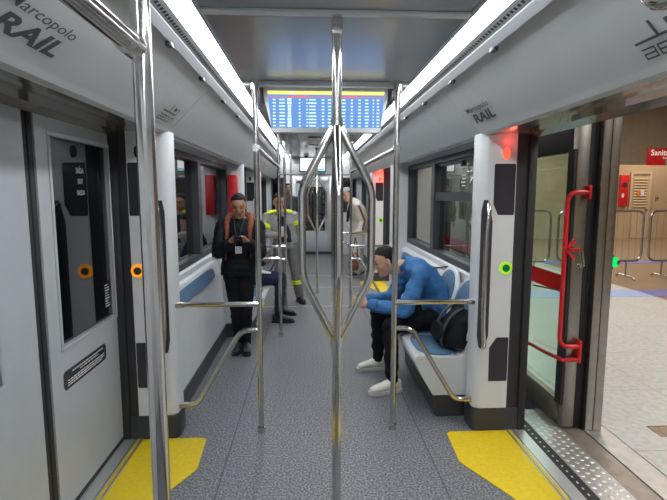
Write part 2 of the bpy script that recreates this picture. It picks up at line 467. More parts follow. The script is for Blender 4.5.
def logos(sx, ymax_rail, ymax_aeon, root):
    R = V((0, 1, 0)) if sx < 0 else V((0, -1, 0))
    U = V((-sx*.70, 0, .714)).normalized()
    def pt(t, y):  # t distance down the slope
        base = V((sx*.80, y, 2.165)); return base-U*t
    b = MB()
    def st(y): return y
    # rail wordmark; y start is where the word begins
    y0 = ymax_rail
    text_into(b, 'Marcopolo', pt(.108, y0), R, U, .034, .345, .003, .25, .004)
    text_into(b, 'RAIL', pt(.187, y0+R.y*.012), R, U, .058, .315, .003, .28, .034)
    y1 = ymax_aeon
    # aeon badge: long bar, a stepped bracket over it, and the word under it
    p = pt(.155, y1)
    def bar(u0, u1, v0, v1):
        q = [p+R*u0+U*v0, p+R*u1+U*v0, p+R*u1+U*v1, p+R*u0+U*v1]; n = R.cross(U)*.003
        b.face([c+n for c in q])
    bar(0, .235, .0, .009); bar(.095, .107, .009, .060); bar(.15, .19, .022, .046); bar(.19, .235, .040, .046); bar(.228, .235, .0, .046)
    q0 = pt(.210, y1+R.y*.006); W, Hh, T = .048, .034, .006
    def stroke(ox, segs):
        for (ax, az, bx, bz) in segs:
            A_, B_ = (ax*W, az*Hh), (bx*W, bz*Hh)
            dx, dz = (T/2, T/2)
            x0_, x1_, z0_, z1_ = min(A_[0], B_[0])-dx, max(A_[0], B_[0])+dx, min(A_[1], B_[1])-dz, max(A_[1], B_[1])+dz
            c4 = [(x0_, z0_), (x1_, z0_), (x1_, z1_), (x0_, z1_)]; n = R.cross(U)*.003
            b.face([q0+R*(ox+x_+z_*.12)+U*z_+n for x_, z_ in c4])
    stroke(.0, [(0, 1, 1, 1), (1, 1, 1, 0), (1, 0, 0, 0), (0, 0, 0, .5), (0, .5, 1, .5)])
    stroke(.064, [(0, 0, 0, 1), (0, 1, 1, 1), (1, 1, 1, .5), (1, .5, 0, .5), (0, 0, 1, 0)])
    stroke(.128, [(0, 0, 0, 1), (0, 1, 1, 1), (1, 1, 1, 0), (1, 0, 0, 0)])
    stroke(.192, [(0, 0, 0, 1), (0, 1, 1, 1), (1, 1, 1, 0)])
    b.build('lettering', TXTG, root, smooth=False)
logos(-1, 1.30, 2.70, cv['L1'])
logos(1, 2.985, 1.495, cv['R1'])

# ------------------------------------------------------------------ side walls with windows
def wall_bay(sx, y0, y1, spans, hopper=()):
    """lower wall, sill band and header between two pillars, returned as boxes in a mesh"""
    w = MB()
    w.prism([(sx*1.175, .0), (sx*1.175, .93), (sx*1.20, .95), (sx*1.33, .95), (sx*1.33, 0)], 'y', y0, y1)
    w.prism([(sx*1.20, 1.955), (sx*1.33, 1.955), (sx*1.33, 2.4), (sx*1.20, 2.4)], 'y', y0, y1)
    ys = [y0]+[v for s_ in spans for v in s_]+[y1]
    for a, c in zip(ys[0::2], ys[1::2]):
        if c-a > .001: w.box(sx*1.20, sx*1.33, a, c, .95, 1.955)
    return w
def add(m1, m2):
    tmp = bpy.data.meshes.new('t'); m2.bm.to_mesh(tmp); m2.bm.free(); m1.bm.from_mesh(tmp); bpy.data.meshes.remove(tmp); return m1
spansL = [(3.22, 6.30)]; spansR = [(3.22, 6.62)]; spansE = [(8.9, 12.0)]
wl = wall_bay(-1, 3.19, 6.31, [(3.22, 6.30)]); add(wl, wall_bay(-1, 8.69, YE, spansE)); add(wl, wall_bay(-1, YB, .81, []))
wr = wall_bay(1, 3.19, 6.31, [(3.22, 6.30)]); add(wr, wall_bay(1, 8.69, YE, spansE)); add(wr, wall_bay(1, YB, .81, []))
for w_ in (wl, wr):
    sx = -1 if w_ is wl else 1
    for a, c in (V1, V2): w_.box(sx*1.325, sx*1.42, a, c, 1.99, 2.42)
struct(wl.build('wall_left', WALLW, smooth=False)); struct(wr.build('wall_right', WALLW, smooth=False))
b = MB(); b.box(-1.33, 1.33, YB-.05, YB, 0, 2.42); struct(b.build('wall_back_enclosure', WALLW, smooth=False))  # unseen wall added behind the camera to enclose light and reflections
for sx, nm in ((-1, 'baseboard_left'), (1, 'baseboard_right')):
    b = MB()
    for a, c in ((8.70, YE), (YB, .80)): b.box(sx*1.15, sx*1.175, a, c, 0, .15, .004)
    struct(b.build(nm, DARK))

WN = [0]
def window(sx, y0, y1, mull, hopper=None):
    WN[0] += 1
    r = sroot('window_%d' % WN[0], (sx*1.22, (y0+y1)/2, .95))
    z0, z1 = .95, 1.955
    b = MB(); t = .055
    b.box(sx*1.19, sx*1.30, y0, y1, z0, z0+t); b.box(sx*1.19, sx*1.30, y0, y1, z1-t, z1)
    b.box(sx*1.19, sx*1.30, y0, y0+t, z0+t, z1-t); b.box(sx*1.19, sx*1.30, y1-t, y1, z0+t, z1-t)
    b.box(sx*1.185, sx*1.30, mull-.06, mull+.06, z0+t, z1-t)
    b.build('window_frame', FRAME, r, smooth=False)
    for a, c in ((y0+t, mull-.06), (mull+.06, y1-t)):
        g = MB(); g.box(sx*1.250, sx*1.256, a, c, z0+t, z1-t); g.build('pane', G_DARK if sx < 0 else G_WIN, r, smooth=False)
    if hopper:
        a, c, z = hopper
        h = MB(); h.box(sx*1.205, sx*1.27, a, c, z-.035, z+.05)
        h.box(sx*1.225, sx*1.27, a, a+.03, z, z1-t); h.box(sx*1.225, sx*1.27, c-.03, c, z, z1-t); h.box(sx*1.225, sx*1.27, a, c, z1-t-.03, z1-t)
        h.build('hopper_frame', FRAME, r, smooth=False)
        k = MB(); k.box(sx*1.20, sx*1.24, (a+c)/2-.03, (a+c)/2+.03, z1-t-.07, z1-t-.02, .005); k.build('hopper_latch', DARK, r)
    return r
window(-1, 3.22, 6.30, 4.75)
wq = window(1, 3.22, 6.30, 5.0, (3.27, 4.95, 1.56))
window(-1, 8.9, 12.0, 10.4); window(1, 8.9, 12.0, 10.4)
# printed notice on the hopper pane
b = MB()
for k in range(6): b.box(1.2485, 1.249, 4.13, 4.22+.03*(k % 2), 1.66+.03*k, 1.672+.03*k)
b.build('printed_notice', TXTW, wq, smooth=False)

# ------------------------------------------------------------------ pillars
def pillar(sx, y, d, label, box=False, lamp=None, ring=None, face=True):
    """door pillar; d=+1: its door face looks to -y and the body runs to +y"""
    r = thing('door_pillar', label, 'pillar', (sx*1.1, y, 0))
    def Y(t): return y+d*t
    WP = 1.205 if sx > 0 else 1.228; DX = WP-1.205
    def prof(i):  # plan with a rounded inner corner at door side and bay side
        P = [(WP, 0.0)]
        for k in range(6):
            q = k/5*PI/2; P.append((1.03-.05*math.sin(q), .05-.05*math.cos(q)))
        for k in range(6):
            q = k/5*PI/2; P.append((1.02-.04*math.cos(q), .15+.04*math.sin(q)))
        P.append((WP, .19)); return [(sx*(x-i if x < 1.2 else x), Y(t-i if t < .1 else t+i)) for x, t in P]
    b = MB(); b.prism(prof(0), 'z', .155, 2.0); b.build('pillar_body', WHITE, r)
    b = MB(); b.prism(prof(.006), 'z', 0, .16); b.box(sx*(WP+.001), sx*1.283, Y(-.006), Y(.15), 0, .16); b.build('pillar_base', DARK, r)
    b = MB(); b.box(sx*WP, sx*1.28, Y(.004), Y(.18), .155, 2.0); b.box(sx*1.285, sx*1.335, Y(-.012), Y(.18), .0, 2.0, .008); b.build('door_seal', RUBBER, r)
    if face:
        def plate(pts, mat, name, th=.003):
            q = MB(); q.prism([(sx*(x+DX), z) for x, z in pts], 'y', Y(0), Y(-th)); return q.build(name, mat, r, smooth=False)
        plate([(1.095, 1.46), (1.195, 1.46), (1.20, 1.47), (1.20, 1.775), (1.195, 1.785), (1.07, 1.785), (1.063, 1.775), (1.063, 1.53)], DECAL, 'upper_panel')
        plate([(1.075, .35), (1.195, .35), (1.20, .36), (1.20, .65), (1.12, .65), (1.073, .58)], DECAL, 'lower_panel')
        plate([(1.0, .585), (1.03, .565), (1.062, .66), (1.062, 1.42), (1.03, 1.555), (1.0, 1.555), (.987, 1.48), (.987, .66)], DARK, 'handle_recess', .002)
        b = MB(); b.tube([(sx*(1.03+DX), Y(.0), 1.53), (sx*(1.022+DX), Y(-.045), 1.50), (sx*(1.005+DX), Y(-.055), 1.36), (sx*(1.005+DX), Y(-.055), .72), (sx*(1.022+DX), Y(-.045), .61), (sx*(1.03+DX), Y(.0), .58)], .0155, 12, .05)
        b.build('grab_handle', STEEL, r)
        b = MB(); b.pad((sx*(1.135+DX), Y(-.001), 1.85), (1, 0, 0), (0, 0, 1), (0, -d, 0), .02, .036, .008, 2.6); b.build('warning_lamp', L_RED if lamp else DECAL, r)
        if ring:
            c = V((sx*(1.188 if sx < 0 else 1.16), Y(-.002), 1.116))
            q = MB(); q.cyl(c, c+V((0, -d*.008, 0)), .042, 28); q.build('button_ring', ring, r)
            q = MB(); q.cyl(c, c+V((0, -d*.014, 0)), .024, 24); bt = q.build('button', L_DKG if ring is L_LIME else DARK, r)
    return r
pillar(-1, 3.0, 1, 'white left door pillar with orange-lit button, beside the closed doors', ring=L_ORNG)
pillar(1, 3.0, 1, 'white right door pillar with green-lit button and red lamp, beside the open doorway', lamp=True, ring=L_LIME)
pl2 = pillar(-1, 6.5, -1, 'white left pillar carrying the red extinguisher box behind the woman', face=False)
pillar(1, 6.5, -1, 'white right pillar at the far end of the seats, behind the man in denim', face=False)
pillar(-1, 8.5, 1, 'far left pillar with dark panel, past the man in hi-vis jacket', ring=L_ORNG)
pillar(1, 8.5, 1, 'far right pillar lit red on top, with small green button', lamp=True, ring=L_LIME)
pillar(-1, 1.0, -1, 'left door pillar nearest the camera', ring=L_ORNG)
pillar(1, 1.0, -1, 'right door pillar nearest the camera', ring=L_LIME)
# extinguisher cabinet on the left pillar
r = thing('fire_extinguisher_box', 'red fire extinguisher box on the left pillar beside the woman in black', 'extinguisher box', (-1.10, 6.28, 1.35))
b = MB(); b.box(-1.165, -1.045, 6.22, 6.308, 1.32, 1.83, .008); b.build('box_body', RED, r)
b = MB(); b.box(-1.15, -1.06, 6.214, 6.222, 1.36, 1.76, .003); b.build('box_door', RED, r)
b = MB(); b.box(-1.075, -1.068, 6.204, 6.215, 1.52, 1.58, .002); b.build('latch', STEEL, r)

# ------------------------------------------------------------------ left doors
DN = [0]
def leaf(sx, y0, y1, gy0, gy1, detail=False):
    DN[0] += 1
    r = sroot('door_%d' % DN[0], (sx*1.35, (y0+y1)/2, 0))
    X0, X1 = 1.33, 1.375
    z0, z1, g0, g1 = .03, 1.96, .845, 1.868
    b = MB()
    b.box(sx*X0, sx*X1, y0, y1, z0, g0); b.box(sx*X0, sx*X1, y0, y1, g1, z1)
    b.box(sx*X0, sx*X1, y0, gy0, g0, g1); b.box(sx*X0, sx*X1, gy1, y1, g0, g1)
    b.build('door_skin', DOORW, r, smooth=False)
    b = MB(); t = .022
    for a in (((gy0-t), gy1+t, g0-t, g0), (gy0-t, gy1+t, g1, g1+t), (gy0-t, gy0, g0, g1), (gy1, gy1+t, g0, g1)):
        b.box(sx*(X0-.006), sx*(X0+.01), a[0], a[1], a[2], a[3], .003)
    b.build('glass_trim', DOORW, r)
    b = MB(); b.box(sx*(X0+.018), sx*(X0+.024), gy0, gy1, g0, g1); b.build('pane', G_DARK, r, smooth=False)
    b = MB(); b.box(sx*(X0-.004), sx*(X0+.05), y0, y1, 0, .03); b.build('bottom_seal', RUBBER, r, smooth=False)
    return r
d1 = leaf(-1, 1.02, 2.125, 1.16, 1.86)
d2 = leaf(-1, 2.215, 3.06, 2.335, 2.975)
d3 = leaf(-1, 6.5, 7.45, 6.65, 7.3); d4 = leaf(-1, 7.54, 8.5, 7.7, 8.35)
for d, a, c in ((d2, 2.125, 2.215), (d4, 7.45, 7.54)):
    b = MB(); b.box(-1.372, -1.336, a, (a+c)/2-.004, 0, 1.96, .008); b.box(-1.372, -1.336, (a+c)/2+.004, c, 0, 1.96, .008); b.box(-1.37, -1.35, a, c, 0, 1.95); b.build('centre_seal', RUBBER, d)
# decals on the visible leaf
b = MB(); b.prism([(2.315, .640), (2.33, .622), (2.785, .622), (2.80, .64), (2.80, .70), (2.785, .718), (2.33, .718), (2.315, .70)], 'x', -1.33, -1.327); b.build('warning_decal', DECAL, d2, smooth=False)
b = MB()
for z, a, c in ((.699, 2.40, 2.76), (.684, 2.48, 2.70), (.664, 2.35, 2.77), (.652, 2.35, 2.77), (.640, 2.35, 2.74)):
    y = a
    while y < c:
        w = random.uniform(.012, .035); b.box(-1.327, -1.3262, y, min(c, y+w), z-.0028, z+.0028); y += w+.007
b.build('decal_print', TXTW, d2, smooth=False)
b = MB()
text_into(b, 'SA\u00cdDA', (-1.3474, 2.655, 1.705), (0, 1, 0), (0, 0, 1), .030, .085, .001, 0, .012, 'CENTER')
text_into(b, 'EXIT', (-1.3474, 2.655, 1.65), (0, 1, 0), (0, 0, 1), .026, .055, .001, 0, 0, 'CENTER')
text_into(b, 'SALIDA', (-1.3474, 2.655, 1.59), (0, 1, 0), (0, 0, 1), .026, .085, .001, 0, 0, 'CENTER')
b.build('exit_lettering', TXTW, d2, smooth=False)
b = MB(); b.box(-1.3478, -1.3465, 2.865, 2.955, .90, 1.07)
b.build('safety_notice', DECAL, d2, smooth=False)
b = MB()
for k in range(9): b.box(-1.3465, -1.346, 2.875, 2.94-.01*(k % 3), .915+.016*k, .921+.016*k)
b.build('notice_print', TXTW, d2, smooth=False)
# exterior darkness on the left: the guideway side wall
b = MB(); b.box(-4.2, -4.0, YB, 18, -1.5, 4); b.box(-4.0, -1.5, YB, 18, -1.6, -1.5); struct(b.build('wall_guideway', NIGHT, smooth=False))

# ------------------------------------------------------------------ grab poles
PR = .0185
def collar(b, x, y, z, h=.03, r=.026): b.cyl((x, y, z), (x, y, z+h), r, 18)
def pole(x, y, label, sx=0, rail=None, lower=True, overhead=None, name='grab_pole', z1=CZ):
    r = thing(name, label, 'pole', (x, y, 0))
    b = MB(); b.cyl((x, y, 0.0), (x, y, z1), PR, 20); b.build('pole', STEEL, r)
    b = MB(); collar(b, x, y, 0.0, .035); b.build('floor_collar', STEEL, r)
    b = MB(); collar(b, x, y, z1-.07, .07, .025); b.build('ceiling_collar', STEEL, r)
    if rail:
        b = MB(); b.tube([(x, y, .88), (rail, y, .88)], .0165, 14)
        b.build('side_rail', STEEL, r)
        b = MB(); b.cyl((rail-sx*.05, y, .88), (rail, y, .88), .022, 14); b.build('rail_clamp', STEEL, r)
        b = MB(); b.cyl((x, y, .88), (x+sx*.035, y, .88), .022, 14); b.build('rail_clamp', STEEL, r)
        if lower:
            b = MB(); b.tube([(x, y, .705), (x+sx*.12, y, .705), (x+sx*.42, y, .20), (rail, y, .20)], .0165, 14, .09)
            b.build('lower_rail', STEEL, r)
            b = MB(); b.cyl((rail-sx*.05, y, .2), (rail, y, .2), .021, 14); b.build('lower_clamp', STEEL, r)
    return r
pole(-HX+.01, .98, 'steel grab pole nearest the camera, in the left foreground')
pole(-HX, 3.06, 'left steel pole with side rail, in front of the perch seat', -1, -.982)
pole(HX, 3.06, 'right steel pole with side rail, in front of the man in denim', 1, .982)
pole(-HX, 5.22, 'steel pole with short rail just right of the woman in black', -1, -.78, lower=False)
pole(-HX, 6.44, 'steel pole in front of the man in the hi-vis jacket', -1, -.982)
pole(HX, 6.44, 'right steel pole at the far end of the seats, by the far yellow mat', 1, .982)
pole(-HX, 8.56, 'far left steel pole behind the man in the hi-vis jacket', -1, -.982)
pole(HX, 8.56, 'far right steel pole in front of the bending man in cream', 1, .982)

def overhead(x, y0, y1, label, bent=None):
    r = thing('overhead_rail', label, 'handrail', (x, (y0+y1)/2, 1.88))
    b = MB()
    if bent is None:
        b.cyl((x, y0, 1.88), (x, y1, 1.88), PR, 20)
    else:
        b.tube([(x, y0, 1.88), (x, bent, 1.90), (x, bent, CZ)], PR, 20, .07)
    b.build('rail', STEEL, r)
    for y in ((y0, y1) if bent is None else (y0,)):
        b = MB(); b.cyl((x, y-.033, 1.88), (x, y+.033, 1.88), .0245, 18); b.build('rail_socket', STEEL, r)
    return r
overhead(-HX, -.9, .96, 'overhead steel rail entering at upper left towards the nearest pole')
overhead(HX, -.9, .80, 'bent end of a steel overhead rail at the upper right corner', bent=.80)
overhead(-HX, 3.06, 5.22, 'left overhead steel rail between two poles, above the woman')
overhead(HX, 3.06, 6.44, 'right overhead steel rail between two poles, above the man in denim')

def star_pole(y, label):
    r = thing('branched_pole', label, 'pole', (0, y, 0))
    b = MB(); b.cyl((0, y, 0), (0, y, CZ-.005), .019, 20); b.build('centre_pole', STEEL, r)
    b = MB(); collar(b, 0, y, 0, .035, .03); b.build('floor_collar', STEEL, r)
    b = MB(); b.box(-.022, .022, y-.02, y+.02, CZ-.085, CZ-.012, .006); b.build('ceiling_bracket', STEEL, r)
    for k in range(4):
        a = k*PI/2; d = V((math.cos(a), math.sin(a), 0))
        P = [V((0, y, 1.86))+d*.012, V((0, y, 1.62))+d*.143, V((0, y, 1.25))+d*.143, V((0, y, .99))+d*.012]
        b = MB(); b.tube(P, .0165, 14, .05); b.build('branch', STEEL, r)
    for z in (1.845, .955):
        b = MB(); b.cyl((0, y, z), (0, y, z+.05), .024, 18); b.build('weld_collar', STEEL, r)
star_pole(1.95, 'branched steel pole in the middle of the aisle, nearest')
star_pole(7.5, 'smaller-looking branched steel pole far down the aisle')

# ------------------------------------------------------------------ passenger display
r = thing('information_display', 'wide ceiling-hung information display with blue timetable screen', 'display', (0, 3.17, 2.0))
def trap(b, hw0, hw1, z0, z1, yf0, yf1, yb):
    b.prism([(0, 0)]*0 or [(-hw0, z0), (hw0, z0), (hw1, z1), (-hw1, z1)], 'y', yf0, yb)
b = MB()
P = [(-.335, 1.992), (.335, 1.992), (.352, 2.004), (.413, 2.262), (.40, 2.275), (-.40, 2.275), (-.413, 2.262), (-.352, 2.004)]
b.prism(P, 'y', 3.16, 3.25); b.build('housing', ALU, r, smooth=False)
b = MB(); b.prism([(-.354, 2.022), (.354, 2.022), (.378, 2.25), (-.378, 2.25)], 'y', 3.154, 3.16); b.build('screen', SCRB, r, smooth=False)
b = MB()
b.prism([(-.3755, 2.228), (.3755, 2.228), (.378, 2.25), (-.378, 2.25)], 'y', 3.152, 3.1545); b.build('screen_header', SCRY, r, smooth=False)
b = MB(); b.prism([(-.374, 2.210), (.374, 2.210), (.3755, 2.215), (-.3755, 2.215)], 'y', 3.1525, 3.154)
b.box(-.245, -.12, 3.1525, 3.154, 2.209, 2.222); b.box(.055, .20, 3.1525, 3.154, 2.209, 2.222); b.build('screen_notice', SCRR, r, smooth=False)
b = MB()
cols = [(-.335, .022), (-.285, .040), (-.238, .028), (-.172, .014), (-.125, .010), (-.09, .055), (-.022, .018), (.02, .024), (.06, .014), (.105, .045), (.165, .016), (.215, .02), (.262, .03), (.305, .012), (.335, .02)]
for k in range(9):
    z = 2.196-.0205*k
    for x, w in cols:
        ww = w*random.uniform(.7, 1.0); h = .0085 if x == -.238 else .0042
        b.box(x-ww/2, x+ww/2, 3.1525, 3.154, z-h, z+h)
b.box(-.232, -.212, 3.1505, 3.152, 2.232, 2.248); b.box(.075, .095, 3.1505, 3.152, 2.232, 2.248)
b.build('timetable_print', SCRT, r, smooth=False)
b = MB()
for x in (-.415, .415):
    b = MB(); b.box(x-.012, x+.012, 3.14, 3.19, 2.17, 2.265, .003); b.build('mount_bracket', DARK, r)

# far bulkhead, screen, vent, camera
r = thing('ceiling_bulkhead', 'grey bulkhead hanging across the far ceiling with the small screen on it', 'bulkhead', (0, 9.7, 2.0))
b = MB(); b.box(-.70, .70, 9.62, 9.95, 1.96, CZ, .01); b.build('bulkhead_body', COVE, r)
b = MB(); b.box(-.70, .70, 9.612, 9.62, 1.955, 1.972, .002); b.build('lower_edge', FRAME, r)
r = thing('small_screen', 'small bright white screen mounted on the far bulkhead', 'screen', (-.05, 9.58, 2.05))
b = MB(); b.box(-.315, .215, 9.56, 9.612, 2.015, 2.305, .006); b.build('screen_frame', DARK, r)
b = MB(); b.box(-.295, .195, 9.556, 9.56, 2.035, 2.285); b.build('screen', SCRW, r, smooth=False)
b = MB(); b.box(.0, .19, 9.5535, 9.556, 2.04, 2.085); b.build('screen_banner', SCRC, r, smooth=False)
r = thing('air_vent', 'pale square ceiling vent with two round outlets above the far aisle', 'vent', (-.02, 6.6, CZ))
b = MB(); b.box(-.24, .16, 5.5, 7.3, CZ-.02, CZ, .005); b.build('vent_panel', WHITE, r)
for y in (5.95, 6.85):
    b = MB(); b.loft([(V((-.04, y, CZ-.02)), V((.1, 0, 0)), V((0, .1, 0))), (V((-.04, y, CZ-.032)), V((.095, 0, 0)), V((0, .095, 0))), (V((-.04, y, CZ-.035)), V((.04, 0, 0)), V((0, .04, 0)))], 28); b.build('round_outlet', STEEL, r)
r = thing('ceiling_camera', 'tiny black dome camera on the ceiling before the small screen', 'camera', (-.17, 8.9, CZ))
b = MB(); b.cyl((-.17, 8.9, CZ-.02), (-.17, 8.9, CZ), .05, 20); b.build('camera_base', ALU, r)
b = MB(); b.ell((-.17, 8.9, CZ-.02), .04, .04, .035, 16); b.build('camera_dome', PHONE, r)

# ------------------------------------------------------------------ end wall
w = MB()
w.box(-1.33, -1.10, YE, YE+.06, 0, 2.42); w.box(1.10, 1.33, YE, YE+.06, 0, 2.42)
w.box(-1.10, 1.10, YE, YE+.06, 2.0, 2.42)
w.box(-1.10, -.55, YE, YE+.06, 0, 1.1); w.box(.45, 1.10, YE, YE+.06, 0, 1.1)
w.box(-.72, -.55, YE, YE+.06, 1.1, 2.0); w.box(.45, .62, YE, YE+.06, 1.1, 2.0)
struct(w.build('wall_end', WALLW, smooth=False))
for a, c in ((-1.10, -.72), (.62, 1.10)):
    WN[0] += 1
    r = sroot('window_%d' % WN[0], ((a+c)/2, YE, 1.1))
    b = MB(); t = .03
    b.box(a, c, YE-.01, YE+.05, 1.1, 1.1+t); b.box(a, c, YE-.01, YE+.05, 2.0-t, 2.0); b.box(a, a+t, YE-.01, YE+.05, 1.1+t, 2.0-t); b.box(c-t, c, YE-.01, YE+.05, 1.1+t, 2.0-t)
    b.build('window_frame', FRAME, r, smooth=False)
    b = MB(); b.box(a+t, c-t, YE+.02, YE+.026, 1.1+t, 2.0-t); b.build('pane', G_DARK, r, smooth=False)
r = sroot('door_5', (-.05, YE, 0))
b = MB(); b.box(-.55, -.47, YE-.03, YE+.05, 0, 2.0, .01); b.box(.37, .45, YE-.03, YE+.05, 0, 2.0, .01); b.box(-.47, .37, YE-.03, YE+.05, 1.86, 2.0, .01); b.build('door_frame', ALU, r)
b = MB(); b.box(-.47, .37, YE, YE+.04, .08, .62, .004); b.box(-.47, -.38, YE, YE+.04, .62, 1.86, .004); b.box(.28, .37, YE, YE+.04, .62, 1.86, .004); b.box(-.38, .28, YE, YE+.04, 1.76, 1.86, .004); b.build('door_skin', DOORW, r)
b = MB(); b.box(-.38, .28, YE+.015, YE+.021, .62, 1.76); b.build('pane', G_DARK, r, smooth=False)
b = MB(); b.tube([(.325, YE, 1.1), (.325, YE-.05, 1.1), (.325, YE-.05, .95), (.325, YE, .95)], .012, 10, .02); b.build('door_handle', STEEL, r)
b = MB(); b.box(-.55, .45, YE-.04, YE, 0, .08); b.build('sill', DARK, r, smooth=False)
b = MB(); b.box(-1.33, 1.33, 14.5, 14.6, 0, 2.5); b.box(-1.33, 1.33, 12.46, 14.6, -.06, 0); struct(b.build('wall_beyond', NIGHT, smooth=False))

# ------------------------------------------------------------------ seats
def seat_run(sx, y0, y1, label):
    r = thing('seat_base', label, 'seat base', (sx*.95, (y0+y1)/2, 0))
    b = MB(); b.prism([(sx*x, z) for x, z in [(.79, .0), (.775, .02), (.775, .15), (1.10, .15), (1.10, .0)]], 'y', y0+.005, y1); b.build('plinth', DARK, r, smooth=False)
    return r
def seat(sx, y0, y1, label):
    yc = (y0+y1)/2
    r = thing('passenger_seat', label, 'seat', (sx*.9, yc, .15))
    shell = [(.625, .415), (.632, .437), (.655, .452), (.80, .440), (.955, .430), (.99, .45), (1.095, .78), (1.112, .835), (1.14, .86), (1.168, .85), (1.168, .80), (1.09, .55), (1.09, .155), (.765, .155), (.70, .27), (.64, .385)]
    b = MB(); b.prism([(sx*x, z) for x, z in shell], 'y', y0+.003, y1-.003)
    bmesh.ops.bevel(b.bm, geom=[e for e in b.bm.edges if abs(e.verts[0].co.y-e.verts[1].co.y) < 1e-6], offset=.006, segments=2, affect='EDGES')
    b.build('shell', WHITE, r, angle=28)
    b = MB(); b.pad((sx*.81, yc, .443), (1, 0, -.05*sx), (0, 1, 0), (0, 0, 1), .140, .225, .016, 3.2); b.build('seat_pad', BLUEPAD, r)
    up = V((sx*.105, 0, .33)).normalized(); n = V((-sx*.33, 0, .105)).normalized()
    q = MB(); q.pad((sx*1.066, yc, .70), (0, 1, 0), up, n, .258, .275, .022, 2.5, dome=.1); q.build('back_wing', WHITE, r)
    b = MB(); b.pad(V((sx*1.067, yc, .705))+n*.021, (0, 1, 0), up, n, .215, .235, .014, 2.3); b.build('back_pad', BLUEPAD, r)
    return r
seat_run(1, 3.215, 4.29, 'dark plinth under the two right-hand seats')
seat(1, 3.22, 3.755, 'blue and white seat beside the right pillar, with the black backpack on it')
seat(1, 3.755, 4.29, 'blue and white oval-backed seat under the man in denim')
seat_run(-1, 5.21, 6.28, 'dark plinth under the left-hand seats behind the woman')
seat(-1, 5.21, 5.745, 'blue and white seat on the left right behind the woman in black')
seat(-1, 5.745, 6.28, 'blue and white seat on the left under the passenger in navy trousers')
def perch(sx, y0, y1, p0, p1, label):
    r = thing('perch_rest', label, 'perch seat', (sx*1.1, (y0+y1)/2, 0))
    b = MB(); b.prism([(sx*x, z) for x, z in [(1.172, .885), (1.145, .88), (1.125, .862), (1.092, .735), (1.088, .70), (1.05, .15), (1.172, .15)]], 'y', y0, y1)
    b.build('surround', WHITE, r, angle=50)
    b = MB(); b.prism([(sx*x, z) for x, z in [(1.172, 0), (1.045, 0), (1.04, .15), (1.172, .15)]], 'y', y0, y1); b.build('plinth', DARK, r, smooth=False)
    up = V((sx*.033, 0, .127)).normalized(); n = V((-sx*.127, 0, .033)).normalized()
    b = MB(); b.pad((sx*1.1065, (p0+p1)/2, .792), (0, 1, 0), up, n, (p1-p0)/2, .058, .02, 6.0); b.build('perch_pad', BLUEPAD, r)
perch(-1, 3.20, 5.20, 3.40, 4.85, 'long blue perch pad in a white surround on the left wall')
perch(1, 4.30, 6.30, 4.48, 6.12, 'long blue perch pad in a white surround behind the man in denim')
def armrest(sx, y, label):
    r = thing('elbow_rail', label, 'armrest', (sx*1.15, y, .92))
    b = MB(); b.tube([(sx*1.17, y, .905), (sx*1.06, y, .905), (sx*.92, y, .895)], .0125, 12); b.build('bar', STEEL, r)
    b = MB(); b.cyl((sx*1.12, y, .905), (sx*1.174, y, .905), .02, 14); b.build('bracket', STEEL, r)
armrest(1, 4.325, 'short steel armrest bar on the right wall behind the man in denim')
armrest(-1, 5.165, 'short steel armrest bar on the left wall behind the woman')

# ------------------------------------------------------------------ platform side
b = MB(); b.box(1.91, 5.25, -3, 20, -.08, 0); struct(b.build('floor_platform', TILE, smooth=False))
b = MB(); b.box(5.25, 16, -3, 20, -.08, -.0); struct(b.build('floor_concourse', BROWN, smooth=False))
b = MB(); b.box(1.95, 5.25, 7.0, 7.5, 0, .003); struct(b.build('trim_5', BLUEL, smooth=False))
b = MB(); b.box(5.25, 16, 7.0, 7.5, 0, .003); b.box(5.25, 16, 10.4, 10.9, 0, .003); struct(b.build('trim_6', PURL, smooth=False))
b = MB(); b.box(1.7, 16, 16.2, 16.4, 0, 5.0); b.box(15.8, 16, -3, 16.2, 0, 5); struct(b.build('wall_station', BEIGE, smooth=False))
b = MB(); b.box(1.45, 16, -3, 16.4, 4.2, 4.3); struct(b.build('ceiling_station', SCEIL, smooth=False))
b = MB(); b.box(1.3, 16, -3.2, -3, 0, 4.2); struct(b.build('wall_platform_end', BEIGE, smooth=False))
# step between car and platform
b = MB(); b.box(1.335, 1.41, .9, 3.1, -.03, -.004); struct(b.build('trim_7', RUBBER, smooth=False))
r = thing('doorway_step', 'metal step plates with round studs between doorway and platform', 'step', (1.65, 2, 0))
b = MB(); b.box(1.41, 1.60, .9, 3.3, -.05, -.002); b.build('studded_plate', TREAD, r, smooth=False)
b = MB()
for i in range(4):
    for j in range(44):
        b.ell((1.435+.045*i, .95+.054*j+(.027 if i % 2 else 0), -.002), .015, .013, .004, 10)
for j in range(40): b.ell((1.372, .95+.054*j, -.004), .006, .010, .003, 8)
b.build('stud_pattern', ALU, r)
b = MB(); b.box(1.603, 1.735, .9, 3.3, -.05, -.003); b.build('worn_plate', PLATEB, r, smooth=False)
b = MB(); b.box(1.747, 1.905, .9, 3.3, -.05, -.002); b.build('outer_plate', TREAD, r, smooth=False)
b = MB(); b.box(1.33, 1.91, .9, 3.3, -.09, -.052); b.build('tray', RUBBER, r, smooth=False)

